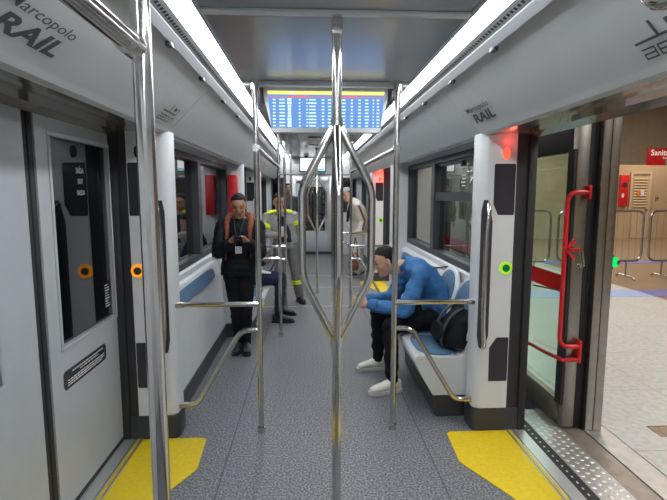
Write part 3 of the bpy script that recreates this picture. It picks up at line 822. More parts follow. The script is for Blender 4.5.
# platform door leaf with the red push bar
r = thing('platform_door', 'glass platform door with red push bar, standing open in the right doorway', 'platform door', (1.64, 3.0, 0))
y0, y1 = 3.0, 4.35
b = MB(); b.box(1.60, 1.68, y0, y0+.06, .012, 2.10, .004); b.build('leading_stile', BRUSH, r)
b = MB(); b.box(1.612, 1.665, y0+.06, y1, .012, .165, .004); b.build('bottom_rail', PLATEB, r)
b = MB(); b.box(1.612, 1.665, y0+.055, y1, 1.87, 2.10, .004); b.box(1.612, 1.665, y1, y1+.06, .012, 2.10, .004); b.build('rear_frame', RUBBER, r)
b = MB(); b.box(1.634, 1.642, y0+.06, y1, .165, 1.88); b.build('pane', G_CLEAR, r, smooth=False)
b = MB(); b.box(1.582, 1.634, y0+.004, y0+.082, .165, 1.88); b.build('pane_seal', RUBBER, r, smooth=False)
b = MB(); b.box(1.630, 1.6335, y0+.082, y1, .915, 1.035); b.build('red_band', REDF, r, smooth=False)
b = MB()
bx = 1.53
b.tube([(1.675, 2.965, 1.605), (bx, 2.965, 1.605), (bx, 2.965, .59), (1.675, 2.965, .59)], .0145, 16, .09); b.build('push_bar', RED, r)
b = MB(); b.box(1.66, 1.679, 2.95, 3.0, 1.56, 1.65, .004); b.box(1.66, 1.679, 2.95, 3.0, .48, .63, .004); b.build('bar_bracket', RED, r)
b = MB(); b.tube([(1.66, 2.965, .50), (1.575, 2.985, .49), (1.57, 3.2, .47), (1.59, 3.62, .43)], .014, 12); b.build('lower_bar', RED, r)
b = MB(); b.tube([(1.60, 3.03, .945), (1.60, 3.5, .90)], .006, 10); b.build('band_strip', BROWNL, r)
b = MB()
def apt(u, v): return (1.526-.03, 3.03+u*0, 0)
A = V((1.535, 2.955, 1.24))
for q0, q1 in (((0, 0), (.088, 0)), ((0, 0), (.048, .062)), ((0, 0), (.048, -.062))):
    p0 = A+V((q0[0], 0, q0[1])); p1 = A+V((q1[0], 0, q1[1])); d = (p1-p0).normalized(); n = V((-d.z, 0, d.x))*.008
    b.prism([((p0-n).x, (p0-n).z), ((p1-n).x, (p1-n).z), ((p1+n).x, (p1+n).z), ((p0+n).x, (p0+n).z)], 'y', 2.94, 2.965)
b.build('push_arrow', RED, r, smooth=False)
b = MB(); b.tube([(1.66, 3.0, 1.13), (1.66, 2.96, 1.13), (1.645, 2.96, 1.225)], .008, 10, .01); b.cyl((1.66, 3.0, 1.13), (1.66, 2.985, 1.13), .018, 14); b.build('latch_handle', STEEL, r)
r = thing('platform_door_post', 'tall brushed steel post at the platform edge right of the doorway', 'post', (1.78, 3.0, 0))
b = MB(); b.box(1.684, 1.74, 3.01, 3.14, 0, 2.7, .004); b.build('dark_channel', RUBBER, r)
b = MB(); b.box(1.742, 1.796, 2.965, 3.16, 0, 2.7, .004); b.box(1.799, 1.857, 2.965, 3.16, 0, 2.7, .004); b.build('steel_cladding', BRUSH, r)
r = thing('platform_button', 'round green-lit door button on the steel post by the platform', 'button', (1.86, 3.0, 1.15))
b = MB(); b.box(1.8575, 1.875, 2.985, 3.06, 1.10, 1.20, .004); b.build('button_housing', DARK, r)
b = MB(); b.tube([(1.870, 3.0, 1.15), (1.895, 2.975, 1.15)], .034, 24); b.build('button_ring', L_GREEN, r)
b = MB(); b.tube([(1.895, 2.975, 1.15), (1.900, 2.969, 1.15)], .014, 20); b.build('button_centre', DARK, r)
# fixed screens further along the platform edge
for k, (a, c) in enumerate(((4.45, 6.4), (8.6, 10.5), (10.55, 12.4))):
    r = thing('platform_screen', ['glass platform screen with red band seen through the right windows', 'glass platform screen beyond the far right doorway', 'last glass platform screen beside the end of the car'][k], 'screen panel', (1.72, (a+c)/2, 0))
    b = MB(); b.box(1.69, 1.75, a, a+.06, 0, 2.1, .004); b.box(1.69, 1.75, c-.06, c, 0, 2.1, .004); b.box(1.69, 1.75, a+.06, c-.06, 0, .16, .004); b.box(1.69, 1.75, a+.06, c-.06, 1.98, 2.1, .004); b.build('frame', BRUSH, r)
    b = MB(); b.box(1.716, 1.724, a+.06, c-.06, .16, 1.98); b.build('pane', G_CLEAR, r, smooth=False)
    b = MB(); b.box(1.708, 1.7155, a+.06, c-.06, .88, 1.035); b.build('red_band', REDF, r, smooth=False)
b = MB(); b.box(1.66, 1.91, 3.3, 13, -.08, -.002); struct(b.build('trim_8', TREAD, smooth=False))

# barricades
def barricade(x0, x1, y, label):
    r = thing('crowd_barrier', label, 'barrier', ((x0+x1)/2, y, 0), None)
    b = MB()
    za, zb = .33, 1.27
    R_ = .13; pts = []
    for cx, cz, a0 in ((x1-R_, zb-R_, 0), (x0+R_, zb-R_, 90), (x0+R_, za+R_, 180), (x1-R_, za+R_, 270)):
        for k in range(7):
            a = math.radians(a0+15*k); pts.append((cx+R_*math.cos(a), y, cz+R_*math.sin(a)))
    pts.append(pts[0]); b.tube(pts, .021, 10); b.build('frame', BRUSH, r)
    b = MB()
    n = int((x1-x0)/.12)
    for k in range(1, n): 
        x = x0+(x1-x0)*k/n; b.cyl((x, y, za), (x, y, zb), .0032, 6)
    b.build('bars', BRUSH, r)
    for x in (x0+.28, x1-.28):
        b = MB(); b.cyl((x, y, .05), (x, y, za), .016, 10); b.tube([(x, y-.26, .012), (x, y-.2, .05), (x, y+.2, .05), (x, y+.26, .012)], .016, 10, .05); b.build('foot', BRUSH, r)
barricade(4.5, 6.13, 8.6, 'steel crowd barrier behind the steel post on the platform')
barricade(6.27, 7.9, 8.6, 'steel crowd barrier at the right edge, in front of the beige wall')
barricade(2.75, 4.35, 8.6, 'steel crowd barrier seen through the glass platform door')
# station back wall fittings
Yw = 16.2
r = thing('red_hose_cabinet', 'red fire hose cabinet on the beige wall left of the louvred door', 'cabinet', (10.82, Yw, 1.2))
b = MB(); b.box(10.66, 10.95, Yw-.09, Yw, 1.15, 2.22, .01); b.build('cabinet_body', RED, r)
b = MB(); b.cyl((10.80, Yw-.10, 1.88), (10.80, Yw-.088, 1.88), .085, 24); b.build('round_window', DARK, r)
b = MB(); b.box(10.72, 10.80, Yw-.095, Yw-.089, 1.45, 1.58); b.build('cabinet_label', TXTW, r, smooth=False)
r = sroot('door_6', (11.42, Yw, 0))
b = MB(); b.box(11.04, 11.12, Yw-.06, Yw, 0, 2.32, .006); b.box(11.72, 11.80, Yw-.06, Yw, 0, 2.32, .006); b.box(11.12, 11.72, Yw-.06, Yw, 2.24, 2.32, .006); b.build('door_frame', BEIGED, r)
b = MB(); b.box(11.12, 11.72, Yw-.03, Yw, .01, 2.24); b.build('door_leaf', BEIGED, r, smooth=False)
b = MB()
for k in range(11):
    z = 1.10+.095*k; b.prism([(Yw-.03, z), (Yw-.06, z+.02), (Yw-.06, z+.03), (Yw-.03, z+.06)], 'x', 11.18, 11.66)
b.build('louvre', BEIGED, r, smooth=False)
b = MB(); b.box(11.28, 11.38, Yw-.07, Yw-.062, 1.50, 1.70); b.build('door_sign', pmat('sign_orange', (.75, .20, .06), .5), r, smooth=False)
b = MB(); b.box(11.41, 11.54, Yw-.07, Yw-.062, 1.50, 1.70); b.build('door_notice', TXTW, r, smooth=False)
b = MB(); b.cyl((11.65, Yw-.09, 1.02), (11.65, Yw-.03, 1.02), .03, 12); b.build('door_knob', BRUSH, r)
r = thing('wall_switch', 'small beige wall box right of the louvred door', 'switch', (12.07, Yw, 1.4))
b = MB(); b.box(12.00, 12.02, Yw-.03, Yw, 1.33, 1.53, .006); b.build('switch_plate', BRUSH, r)
b = MB(); b.box(12.04, 12.10, Yw-.037, Yw-.03, 1.40, 1.46, .002); b.build('switch_button', DARK, r)
r = thing('restroom_sign', 'red hanging sign with white word and small pictogram, upper right', 'sign', (9.9, 13.0, 2.4))
b = MB(); b.box(9.28, 11.3, 12.98, 13.02, 2.37, 2.84, .005); b.build('sign_board', RED, r)
b = MB(); text_into(b, 'Sanit\u00e1rios', (9.37, 12.98, 2.645), (1, 0, 0), (0, 0, 1), .155, None, .004, 0, .015)
text_into(b, 'Restrooms', (9.72, 12.98, 2.545), (1, 0, 0), (0, 0, 1), .06, None, .004)
b.build('sign_lettering', TXTR, r, smooth=False)
b = MB(); b.box(9.80, 9.96, 12.972, 12.98, 2.39, 2.52); b.build('pictogram', pmat('pictogram_grey', (.35, .33, .34), .5), r, smooth=False)
b = MB(); b.box(8.2, 15.8, 13.022, 13.3, 2.40, 4.2); struct(b.build('wall_lintel', SCEIL, smooth=False))
r = thing('floor_drain', 'small brown floor plate set in the platform tiles', 'floor plate', (2.55, 3.05, 0))
b = MB(); b.box(2.20, 2.55, 2.86, 3.0, 0, .003); b.build('plate', BROWN, r, smooth=False)
b = MB(); b.box(2.20, 2.55, 2.99, 3.0, .003, .004); b.build('plate_rim', BROWNL, r, smooth=False)

# ------------------------------------------------------------------ people
def head_into(mb, c, f, u, s=1.0):
    c, f, u = V(c), V(f).normalized(), V(u); u = (u-f*u.dot(f)).normalized(); r = f.cross(u)
    H = [(-.122, .040, .020, .018), (-.108, .036, .036, .036), (-.085, .024, .050, .060), (-.05, .008, .061, .080), (0, 0, .071, .094), (.045, -.006, .075, .098), (.08, -.010, .067, .086), (.103, -.014, .045, .058), (.114, -.016, .018, .024)]
    mb.loft([(c+u*(h*s)+f*(o*s), r*(a*s), f*(b*s)) for h, o, a, b in H], 24)
    def P(x, y, z): return c+r*(x*s)+f*(y*s)+u*(z*s)
    mb.cap(P(0, .086, .012), .011*s, P(0, .108, -.030), .014*s, 10)            # nose
    mb.ell(P(0, .096, -.034), .017*s, .012*s, .011*s, 10)
    mb.cap(P(-.03, .083, .028), .011*s, P(.03, .083, .028), .011*s, 10)          # brow
    for q in (-1, 1):
        M = Matrix((r, f, u)).transposed()
        mb.ell(P(q*.076, -.008, -.008), .010*s, .020*s, .032*s, 10, M)            # ear
        mb.ell(P(q*.040, .060, -.028), .024*s, .024*s, .022*s, 10, M)            # cheek
    mb.cap(P(-.018, .080, -.066), .009*s, P(.018, .080, -.066), .009*s, 10)      # lips
    mb.ell(P(0, .072, -.104), .022*s, .017*s, .016*s, 10)                        # chin
    return P, r, u, f

def face_parts(root, P, r, u, f, s=1.0):
    M = Matrix((r, f, u)).transposed()
    for q in (-1, 1):
        b = MB(); b.ell(P(q*.031, .082, .008), .013*s, .009*s, .007*s, 12, M); b.build('eye', EYEM, root)
        b = MB(); b.tube([P(q*.014, .097, .030), P(q*.033, .094, .036), P(q*.050, .080, .029)], .0042*s, 8); b.build('eyebrow', HAIR, root)
    b = MB(); b.tube([P(-.023, .083, -.066), P(0, .0905, -.064), P(.023, .083, -.066)], .0052*s, 8); b.build('mouth', LIP, root)

def hair_part(root, P, r, u, f, s=1.0, mat=None, bun=False, vox=.007):
    b = MB()
    H = [(-.06, -.056, .048, .040), (-.01, -.040, .075, .064), (.035, -.030, .082, .078), (.065, -.021, .080, .086), (.085, -.014, .072, .084), (.105, -.014, .056, .068), (.125, -.016, .026, .034)]
    c = P(0, 0, 0)
    b.loft([(c+u*(h*s)+f*(o*s), r*(a*s), f*(q*s)) for h, o, a, q in H], 22)
    if bun: b.ell(P(0, -.115, .03), .042*s, .042*s, .038*s, 14)
    return b.build('hair', mat or HAIR, root, blob=(vox, 3), fold=(.004, 40, 3))

def hand_into(mb, w, d, n, t, curl=.6, s=1.0, thumb=.6):
    """wrist, finger direction, palm normal, thumb side"""
    w, d = V(w), V(d).normalized(); n = V(n); n = (n-d*n.dot(d)).normalized(); t0 = V(t); tt = d.cross(n); tt = tt if tt.dot(t0) > 0 else -tt
    mb.loft([(w-d*.01*s, tt*.026*s, n*.019*s), (w+d*.02*s, tt*.034*s, n*.017*s), (w+d*.06*s, tt*.042*s, n*.015*s), (w+d*.088*s, tt*.041*s, n*.013*s), (w+d*.095*s, tt*.036*s, n*.008*s)], 16)
    for off, L in ((-.032, .062), (-.011, .078), (.011, .084), (.032, .074)):
        p = w+d*.086*s+tt*off*s; a = 0.0; rad = .0088*s
        for k, fr in enumerate((.46, .32, .24)):
            a += curl*(.75, 1.0, .7)[k]
            q = p+(d*math.cos(a)+n*math.sin(a))*(L*fr*s)
            mb.cap(p, rad, q, rad*.92, 10); p = q; rad *= .92
    p = w+d*.022*s+tt*.034*s; dirs = (tt*.75+d*.6+n*.25).normalized(); rad = .0105*s
    for k, L in enumerate((.042, .034, .026)):
        q = p+dirs*L*s; mb.cap(p, rad, q, rad*.92, 10); p = q; rad *= .92
        dirs = (dirs+(d*.6+n*.5-tt*.3)*thumb).normalized()

def limb(mb, pts, rad):
    for (a, b), (ra, rb) in zip(zip(pts, pts[1:]), zip(rad, rad[1:])):
        mb.cap(a, ra, b, rb, 16)

def torso(mb, rows, lat):
    """rows: (centre, half width, half depth); depth follows the spine"""
    C = [V(r_[0]) for r_ in rows]; out = []
    for i, r_ in enumerate(rows):
        l = V(r_[3]) if len(r_) > 3 else V(lat); l = l.normalized()
        d = (C[min(i+1, len(C)-1)]-C[max(i-1, 0)]).normalized(); v = l.cross(d).normalized()
        out.append((C[i], l*r_[1], v*r_[2]))
    mb.loft(out, 24)

def shoe(root, ankle, toe, mat, solemat, s=1.0, vox=.008):
    A, T = V(ankle), V(toe); d = V((T.x-A.x, T.y-A.y, 0)).normalized(); l = V((-d.y, d.x, 0)); g = V((A.x, A.y, 0))
    b = MB(); b.loft([(g-d*.075*s+V((0, 0, .060)), l*.030*s, V((0, 0, .040))), (g-d*.05*s+V((0, 0, .066)), l*.037*s, V((0, 0, .050))), (g+d*.02*s+V((0, 0, .066)), l*.039*s, V((0, 0, .050))), (g+d*.09*s+V((0, 0, .052)), l*.044*s, V((0, 0, .036))), (g+d*.15*s+V((0, 0, .044)), l*.045*s, V((0, 0, .027))), (g+d*.19*s+V((0, 0, .038)), l*.028*s, V((0, 0, .016)))], 18)
    b.cap(g+V((0, 0, .07)), .042*s, g+V((0, 0, .10)), .040*s)
    up = b.build('shoe', mat, root, blob=(vox, 3))
    b = MB()
    P = [(-.085, .022), (-.06, .037), (.02, .040), (.09, .047), (.15, .047), (.19, .032), (.205, .012)]
    ring = [g+d*a*s+l*w*s for a, w in P]+[g+d*a*s-l*w*s for a, w in P[::-1]]
    lo = [b.bm.verts.new(p+V((0, 0, .001))) for p in ring]; hi = [b.bm.verts.new(p+V((0, 0, .026))) for p in ring]
    b.bm.faces.new(lo[::-1]); b.bm.faces.new(hi)
    for i in range(len(lo)): b.bm.faces.new((lo[i], lo[(i+1) % len(lo)], hi[(i+1) % len(lo)], hi[i]))
    b.build('sole', solemat, up)
    return up

def person(label, loc, J, skin, top, trousers, shoes, solem, vox=.0065, tw=1.0, sleeve=(.066, .056, .043), hands=None, topname='jacket', tvox=.011, s=1.0, hair=True, bun=False, hairmat=None, legr=(.088, .064, .048), fold=.006):
    r = thing('person', label, 'person', loc)
    lat = V(J['sl'])-V(J['sr'])
    # body: one continuous figure under the clothes
    b = MB()
    P, hr, hu, hf = head_into(b, J['head'], J['f'], J['u'], s)
    b.cap(V(J['head'])-hu*.075*s-hf*.02*s, .056*s, V(J['neck']), .060*s)
    if 'vneck' in J: b.ell(J['vneck'], .046, .034, .058, 14)
    rows = [(q[0], q[1]*.86, q[2]*.84)+tuple(q[3:]) for q in J['rows']]
    torso(b, rows, lat)
    for q in 'lr':
        limb(b, [V(J['s'+q]), V(J['e'+q]), V(J['w'+q])], [.046, .040, .027])
        limb(b, [V(J['h'+q]), V(J['k'+q]), V(J['a'+q])+V((0, 0, .0))], [.078, .052, .036])
        b.cap(V(J['s'+q]), .046, V(J['rows'][-3][0]), .06)
        A, T = V(J['a'+q]), V(J['t'+q]); dd = (T-A); b.cap(A-V((0, 0, .03)), .028, A+dd*.45+V((0, 0, -.012)), .016)
    for (q, d, n, t, cu, th) in hands or []:
        hand_into(b, J['w'+q], d, n, t, cu, .98*s, th)
    b.build('body', skin, r, blob=(vox, 2))
    face_parts(r, P, hr, hu, hf, s)
    if hair: hair_part(r, P, hr, hu, hf, s, hairmat, bun)
    # top
    b = MB(); torso(b, [(q[0], q[1]*tw, q[2]*tw)+tuple(q[3:]) for q in J['rows']], lat)
    for q in 'lr':
        w = V(J['e'+q]).lerp(V(J['w'+q]), .90)
        limb(b, [V(J['s'+q]), V(J['e'+q]), w], sleeve)
        b.cap(V(J['s'+q]), sleeve[0], V(J['rows'][-3][0]), sleeve[0]*1.05)
    tp = b.build(topname, top, r, blob=(tvox, 3), fold=(fold, 14, J['head'][1]))
    # trousers
    b = MB()
    hc = (V(J['hl'])+V(J['hr']))/2; hl = (V(J['hl'])-V(J['hr'])).normalized()
    b.ell(hc+V((0, 0, .02)), .16, .115, .115, 18, Matrix((hl, V((0, 0, 1)).cross(hl), V((0, 0, 1)))).transposed())
    for q in 'lr':
        limb(b, [V(J['h'+q]), V(J['k'+q]), V(J['a'+q])+V((0, 0, .01))], legr)
    b.build('trousers', trousers, r, blob=(tvox, 3), fold=(fold, 13, 5))
    for q in 'lr': shoe(r, J['a'+q], J['t'+q], shoes, solem, s)
    return r, tp, P, hr, hu, hf

# --- man in the denim shirt, leaning forward on the right seats
J = dict(head=(.515, 3.93, 1.035), f=(-.92, -.12, -.38), u=(-.38, 0, .92), neck=(.665, 3.94, .985),
    rows=[((1.0, 3.96, .54), .175, .13), ((.985, 3.96, .64), .165, .125), ((.935, 3.955, .77), .170, .125), ((.86, 3.95, .88), .185, .125), ((.785, 3.945, .955), .185, .105), ((.725, 3.94, .985), .135, .08), ((.675, 3.94, 1.005), .075, .062)],
    sl=(.79, 3.765, .945), sr=(.79, 4.125, .945), el=(.645, 3.69, .665), er=(.62, 4.17, .665), wl=(.36, 3.825, .685), wr=(.35, 3.99, .685),
    hl=(.97, 3.87, .555), hr=(.97, 4.05, .555), kl=(.535, 3.73, .525), kr=(.49, 4.14, .525), al=(.545, 3.66, .095), ar=(.505, 4.17, .095), tl=(.33, 3.60, .04), tr=(.28, 4.13, .04))
rt_, tp, P, hr, hu, hf = person('man in blue denim shirt and white shoes, seated leaning forward on the right', (.8, 3.95, 0), J, SKINL, DENIM, BLACKC, SHOEW, SOLE,
    sleeve=(.072, .062, .044), fold=.013, hands=[('l', (-.80, .55, .05), (.35, .75, -.25), (0, -.1, 1), .55, .5), ('r', (-.92, -.30, -.02), (.1, -.9, -.2), (0, .1, 1), .65, .5)], topname='denim_shirt')
b = MB()
c = V((.672, 3.94, 1.0)); ax = V((-.72, 0, .55)).normalized(); l = V((0, 1, 0)); v = l.cross(ax)
b.loft([(c-ax*.02, l*.085, v*.074), (c+ax*.025, l*.078, v*.068), (c+ax*.03, l*.070, v*.060), (c-ax*.01, l*.068, v*.058)], 24); b.build('collar', DENIM, rt_, blob=(.006, 2))
b = MB()
w = V(J['el']).lerp(V(J['wl']), .93); d = (V(J['wl'])-V(J['el'])).normalized(); u_ = d.cross(V((0, 0, 1))).normalized(); v_ = d.cross(u_)
b.loft([(w-d*.012, u_*.034, v_*.034), (w+d*.012, u_*.034, v_*.034)], 20); wt = b.build('wrist_watch', DARK, rt_)
for nm, e, w2 in (('shirt_cuff', J['el'], J['wl']), ('shirt_cuff', J['er'], J['wr'])):
    e, w2 = V(e), V(w2); d = (w2-e).normalized(); u_ = d.cross(V((0, 0, 1))).normalized(); v_ = d.cross(u_); c = e.lerp(w2, .80)
    b = MB(); b.loft([(c-d*.03, u_*.050, v_*.050), (c-d*.027, u_*.055, v_*.055), (c+d*.022, u_*.052, v_*.052), (c+d*.026, u_*.044, v_*.044)], 20); b.build(nm, DENIM, rt_)

# --- backpack on the seat by the pillar
BG = lambda m: bmesh.ops.transform(m.bm, matrix=Matrix.Translation((1.0, 3.46, .46)) @ Matrix.Diagonal((.85, 1.0, .86, 1)) @ Matrix.Translation((-.945, -3.50, -.46)), verts=m.bm.verts)
r = thing('backpack', 'black backpack lying on the wide oval-backed seat beside the right pillar', 'bag', (.95, 3.5, .46))
b = MB(); M = Matrix.Rotation(math.radians(20), 3, 'Y')
b.loft([(V((.93, 3.50, .475)), V((.165, 0, 0)), V((0, .185, 0))), (V((.94, 3.50, .52)), V((.175, 0, 0)), V((0, .20, 0))), (V((.955, 3.50, .63)), V((.145, 0, 0)), V((0, .195, 0))), (V((.98, 3.50, .74)), V((.085, 0, 0)), V((0, .165, 0))), (V((.995, 3.50, .79)), V((.045, 0, 0)), V((0, .11, 0)))], 24)
BG(b); b.build('bag_body', BLACKC, r, blob=(.012, 3), fold=(.012, 11, 2))
b = MB(); b.pad((.79, 3.50, .58), (0, 1, 0), (.25, 0, 1), (-1, 0, .25), .12, .075, .045, 3); BG(b); b.build('front_pocket', BLACKP, r)
for y in (3.42, 3.60):
    b = MB(); b.tube([(.97, y, .80), (.88, y-.01, .765), (.80, y-.02, .66), (.765, y-.03, .53), (.78, y-.03, .475)], .014, 8, .06); BG(b); b.build('shoulder_strap', DARK, r)
b = MB(); b.tube([(.985, 3.46, .785), (.975, 3.47, .835), (.975, 3.53, .835), (.985, 3.54, .785)], .010, 8, .02); BG(b); b.build('carry_handle', DARK, r)

# --- woman in the black jacket with her phone
J = dict(head=(-.805, 4.70, 1.478), f=(.10, -.93, -.36), u=(.03, -.36, .93), neck=(-.805, 4.755, 1.335),
    rows=[((-.825, 4.76, .79), .180, .135), ((-.82, 4.76, .87), .180, .14), ((-.81, 4.76, 1.0), .168, .135), ((-.805, 4.765, 1.16), .195, .145), ((-.805, 4.77, 1.27), .185, .115), ((-.805, 4.765, 1.325), .125, .085), ((-.805, 4.76, 1.36), .075, .07)],
    sl=(-.635, 4.76, 1.265), sr=(-.975, 4.76, 1.265), el=(-.61, 4.66, 1.03), er=(-1.005, 4.66, 1.03), wl=(-.685, 4.47, 1.135), wr=(-.865, 4.47, 1.135),
    hl=(-.745, 4.76, .83), hr=(-.905, 4.76, .83), kl=(-.755, 4.70, .46), kr=(-.86, 4.72, .46), al=(-.765, 4.74, .08), ar=(-.845, 4.76, .08), tl=(-.74, 4.55, .03), tr=(-.86, 4.57, .03))
rt_, tp, P, hr, hu, hf = person('woman in black puffer jacket with rust hood lining, standing and looking at her phone', (-.80, 4.75, 0), J, SKINM, BLACKP, BLACKC, SHOEB, SHOEB,
    sleeve=(.078, .072, .052), hands=[('l', (-.70, -.25, .65), (-.25, -.30, -.2), (0, .6, .6), .75, .5), ('r', (.70, -.25, .65), (.25, -.30, -.2), (0, .6, .6), .75, .5)], bun=True, s=.95, tw=1.02, fold=.009, legr=(.088, .062, .046))
for q in (-1, 1):
    b = MB(); cx = -.805
    limb(b, [V((cx+q*.03, 4.865, 1.375)), V((cx+q*.105, 4.80, 1.375)), V((cx+q*.120, 4.70, 1.335)), V((cx+q*.110, 4.635, 1.24)), V((cx+q*.115, 4.61, 1.10)), V((cx+q*.125, 4.605, .95))], [.030, .032, .030, .024, .014, .007])
    b.build('hood_lining', RUST, rt_, blob=(.008, 3), fold=(.006, 25, 1))
b = MB(); b.loft([(V((-.805, 4.655, .96)), V((.095, 0, 0)), V((0, .04, 0))), (V((-.805, 4.645, 1.12)), V((.09, 0, 0)), V((0, .04, 0))), (V((-.805, 4.655, 1.215)), V((.07, 0, 0)), V((0, .035, 0)))], 18); b.build('inner_top', BLACKC, rt_)
b = MB(); b.tube([(-.855, 4.70, 1.35), (-.835, 4.62, 1.25), (-.80, 4.585, 1.12)], .004, 6); b.tube([(-.755, 4.70, 1.35), (-.775, 4.62, 1.25), (-.80, 4.585, 1.12)], .004, 6); b.build('lanyard', DARK, rt_)
b = MB(); b.box(-.832, -.768, 4.585, 4.592, 1.02, 1.12, .003); b.build('id_badge', BADGE, rt_)
r = thing('smartphone', 'dark smartphone held in both hands by the woman in black', 'phone', (-.775, 4.43, 1.2))
M = Matrix.Translation((-.775, 4.425, 1.155)) @ Matrix.Rotation(math.radians(48), 4, 'X')
b = MB(); b.box(-.038, .038, -.005, .005, -.078, .078, .004); bmesh.ops.transform(b.bm, matrix=M, verts=b.bm.verts); b.build('phone_body', PHONE, r)
b = MB(); b.box(-.033, -.016, -.0075, -.005, .045, .07, .001); bmesh.ops.transform(b.bm, matrix=M, verts=b.bm.verts); b.build('phone_camera', DARK, r)

# --- man in the hi-vis work jacket
J = dict(head=(-.555, 6.87, 1.472), f=(.22, -.95, -.22), u=(.0, -.22, .97), neck=(-.545, 6.93, 1.335),
    rows=[((-.47, 6.95, .80), .180, .13), ((-.475, 6.95, .90), .175, .13), ((-.49, 6.945, 1.03), .180, .135), ((-.515, 6.94, 1.17), .20, .14), ((-.535, 6.94, 1.275), .195, .115), ((-.545, 6.935, 1.33), .13, .085), ((-.545, 6.93, 1.36), .075, .07)],
    sl=(-.345, 6.94, 1.265), sr=(-.735, 6.94, 1.25), el=(-.24, 6.95, 1.03), er=(-.785, 6.85, 1.02), wl=(-.195, 6.89, .84), wr=(-.565, 6.69, 1.01),
    hl=(-.385, 6.95, .85), hr=(-.56, 6.95, .85), kl=(-.32, 6.89, .47), kr=(-.56, 6.89, .47), al=(-.27, 6.92, .09), ar=(-.57, 6.93, .09), tl=(-.19, 6.72, .04), tr=(-.58, 6.72, .04))
rt_, tp, P, hr, hu, hf = person('man in grey work jacket with bright yellow bands, standing further back on the left', (-.5, 6.93, 0), J, SKINM, GREYC, GREYT, SHOEB, SHOEB,
    vox=.009, sleeve=(.075, .066, .05), hands=[('l', (.1, -.2, -1), (-1, 0, 0), (0, -1, 0), .3, .3), ('r', (.9, -.3, .1), (0, .6, -.6), (0, 0, 1), .7, .4)], legr=(.10, .078, .066))
b = MB(); b.loft([(V((-.46, 6.83, .90)), V((.085, 0, 0)), V((0, .04, 0))), (V((-.475, 6.825, 1.05)), V((.085, 0, 0)), V((0, .04, 0))), (V((-.52, 6.835, 1.22)), V((.075, 0, 0)), V((0, .035, 0))), (V((-.54, 6.865, 1.30)), V((.055, 0, 0)), V((0, .03, 0)))], 18); b.build('navy_shirt', NAVY, rt_)
b = MB(); b.box(-.52, -.46, 6.765, 6.775, 1.03, 1.13, .003); b.build('id_badge', BADGE, rt_)
b = MB(); b.tube([(-.60, 6.85, 1.33), (-.55, 6.78, 1.22), (-.50, 6.77, 1.12)], .005, 6); b.tube([(-.48, 6.85, 1.33), (-.48, 6.78, 1.22), (-.49, 6.77, 1.12)], .005, 6); b.build('lanyard', DARK, rt_)
def band(a, c, t, ra, hw, nm='reflective_band'):
    a, c = V(a), V(c); d = (c-a).normalized(); u_ = d.cross(V((.3, 1, .1))).normalized(); v_ = d.cross(u_); p = a.lerp(c, t)
    b = MB(); b.loft([(p-d*hw, u_*(ra-.008), v_*(ra-.008)), (p-d*hw*.9, u_*ra, v_*ra), (p+d*hw*.9, u_*ra, v_*ra), (p+d*hw, u_*(ra-.008), v_*(ra-.008))], 22); b.build(nm, HIVIS, rt_)
band(J['sl'], J['el'], .38, .088, .03); band(J['sr'], J['er'], .55, .086, .03)
band(J['kl'], J['al'], .42, .084, .03); band(J['kr'], J['ar'], .42, .084, .03)
for q, sh in ((-1, J['sr']), (1, J['sl'])):
    b = MB(); n0 = V((-.545, 6.87, 1.36)); s0 = V(sh)+V((0, -.03, .075))
    b.pad(n0.lerp(s0, .58)+V((0, -.035, -.012)), (s0-n0), V((0, -1, -.9)), V((0, -.7, .7)), .070, .028, .022, 3.5); b.build('shoulder_band', HIVIS, rt_)

# --- seated passenger hidden behind the woman
J = dict(head=(-.90, 5.93, 1.235), f=(.88, -.1, -.46), u=(.46, 0, .88), neck=(-.96, 5.95, 1.10),
    rows=[((-.985, 5.95, .53), .18, .13), ((-.985, 5.95, .65), .17, .125), ((-.985, 5.95, .80), .175, .125), ((-.985, 5.95, .94), .19, .125), ((-.98, 5.95, 1.03), .185, .105), ((-.97, 5.95, 1.09), .13, .08), ((-.965, 5.95, 1.12), .075, .062)],
    sl=(-.97, 6.14, 1.03), sr=(-.97, 5.76, 1.03), el=(-.86, 6.17, .76), er=(-.86, 5.72, .76), wl=(-.68, 5.98, .745), wr=(-.68, 5.84, .745),
    hl=(-.97, 6.04, .555), hr=(-.97, 5.86, .555), kl=(-.49, 6.12, .525), kr=(-.49, 5.83, .525), al=(-.50, 6.14, .095), ar=(-.51, 5.80, .095), tl=(-.29, 6.14, .04), tr=(-.29, 5.79, .04))
person('passenger in navy clothes seated on the left, mostly hidden by the woman', (-.85, 5.95, 0), J, SKINM, NAVY, NAVY, SHOEB, SHOEB, vox=.009,
    hands=[('l', (.8, -.5, .2), (.2, -.5, .3), (0, 0, 1), .6, .4), ('r', (.8, .4, .2), (.2, .5, .3), (0, 0, 1), .6, .4)], topname='navy_top')
r = thing('smartphone', 'phone held by the seated passenger in navy trousers', 'phone', (-.585, 5.9, .79))
b = MB(); b.box(-.625, -.545, 5.865, 5.94, .788, .797, .003); b.build('phone_body', PHONE, r)
b = MB(); b.box(-.62, -.55, 5.87, 5.935, .797, .798); b.build('phone_screen', DECAL, r, smooth=False)
r = thing('paper_sheet', 'folded white paper on the lap of the seated passenger in navy', 'paper', (-.70, 5.9, .62))
b = MB(); b.prism([(-.80, .628), (-.60, .612), (-.60, .615), (-.70, .640), (-.80, .631)], 'y', 5.80, 5.93); b.build('sheet', BADGE, r, smooth=False)

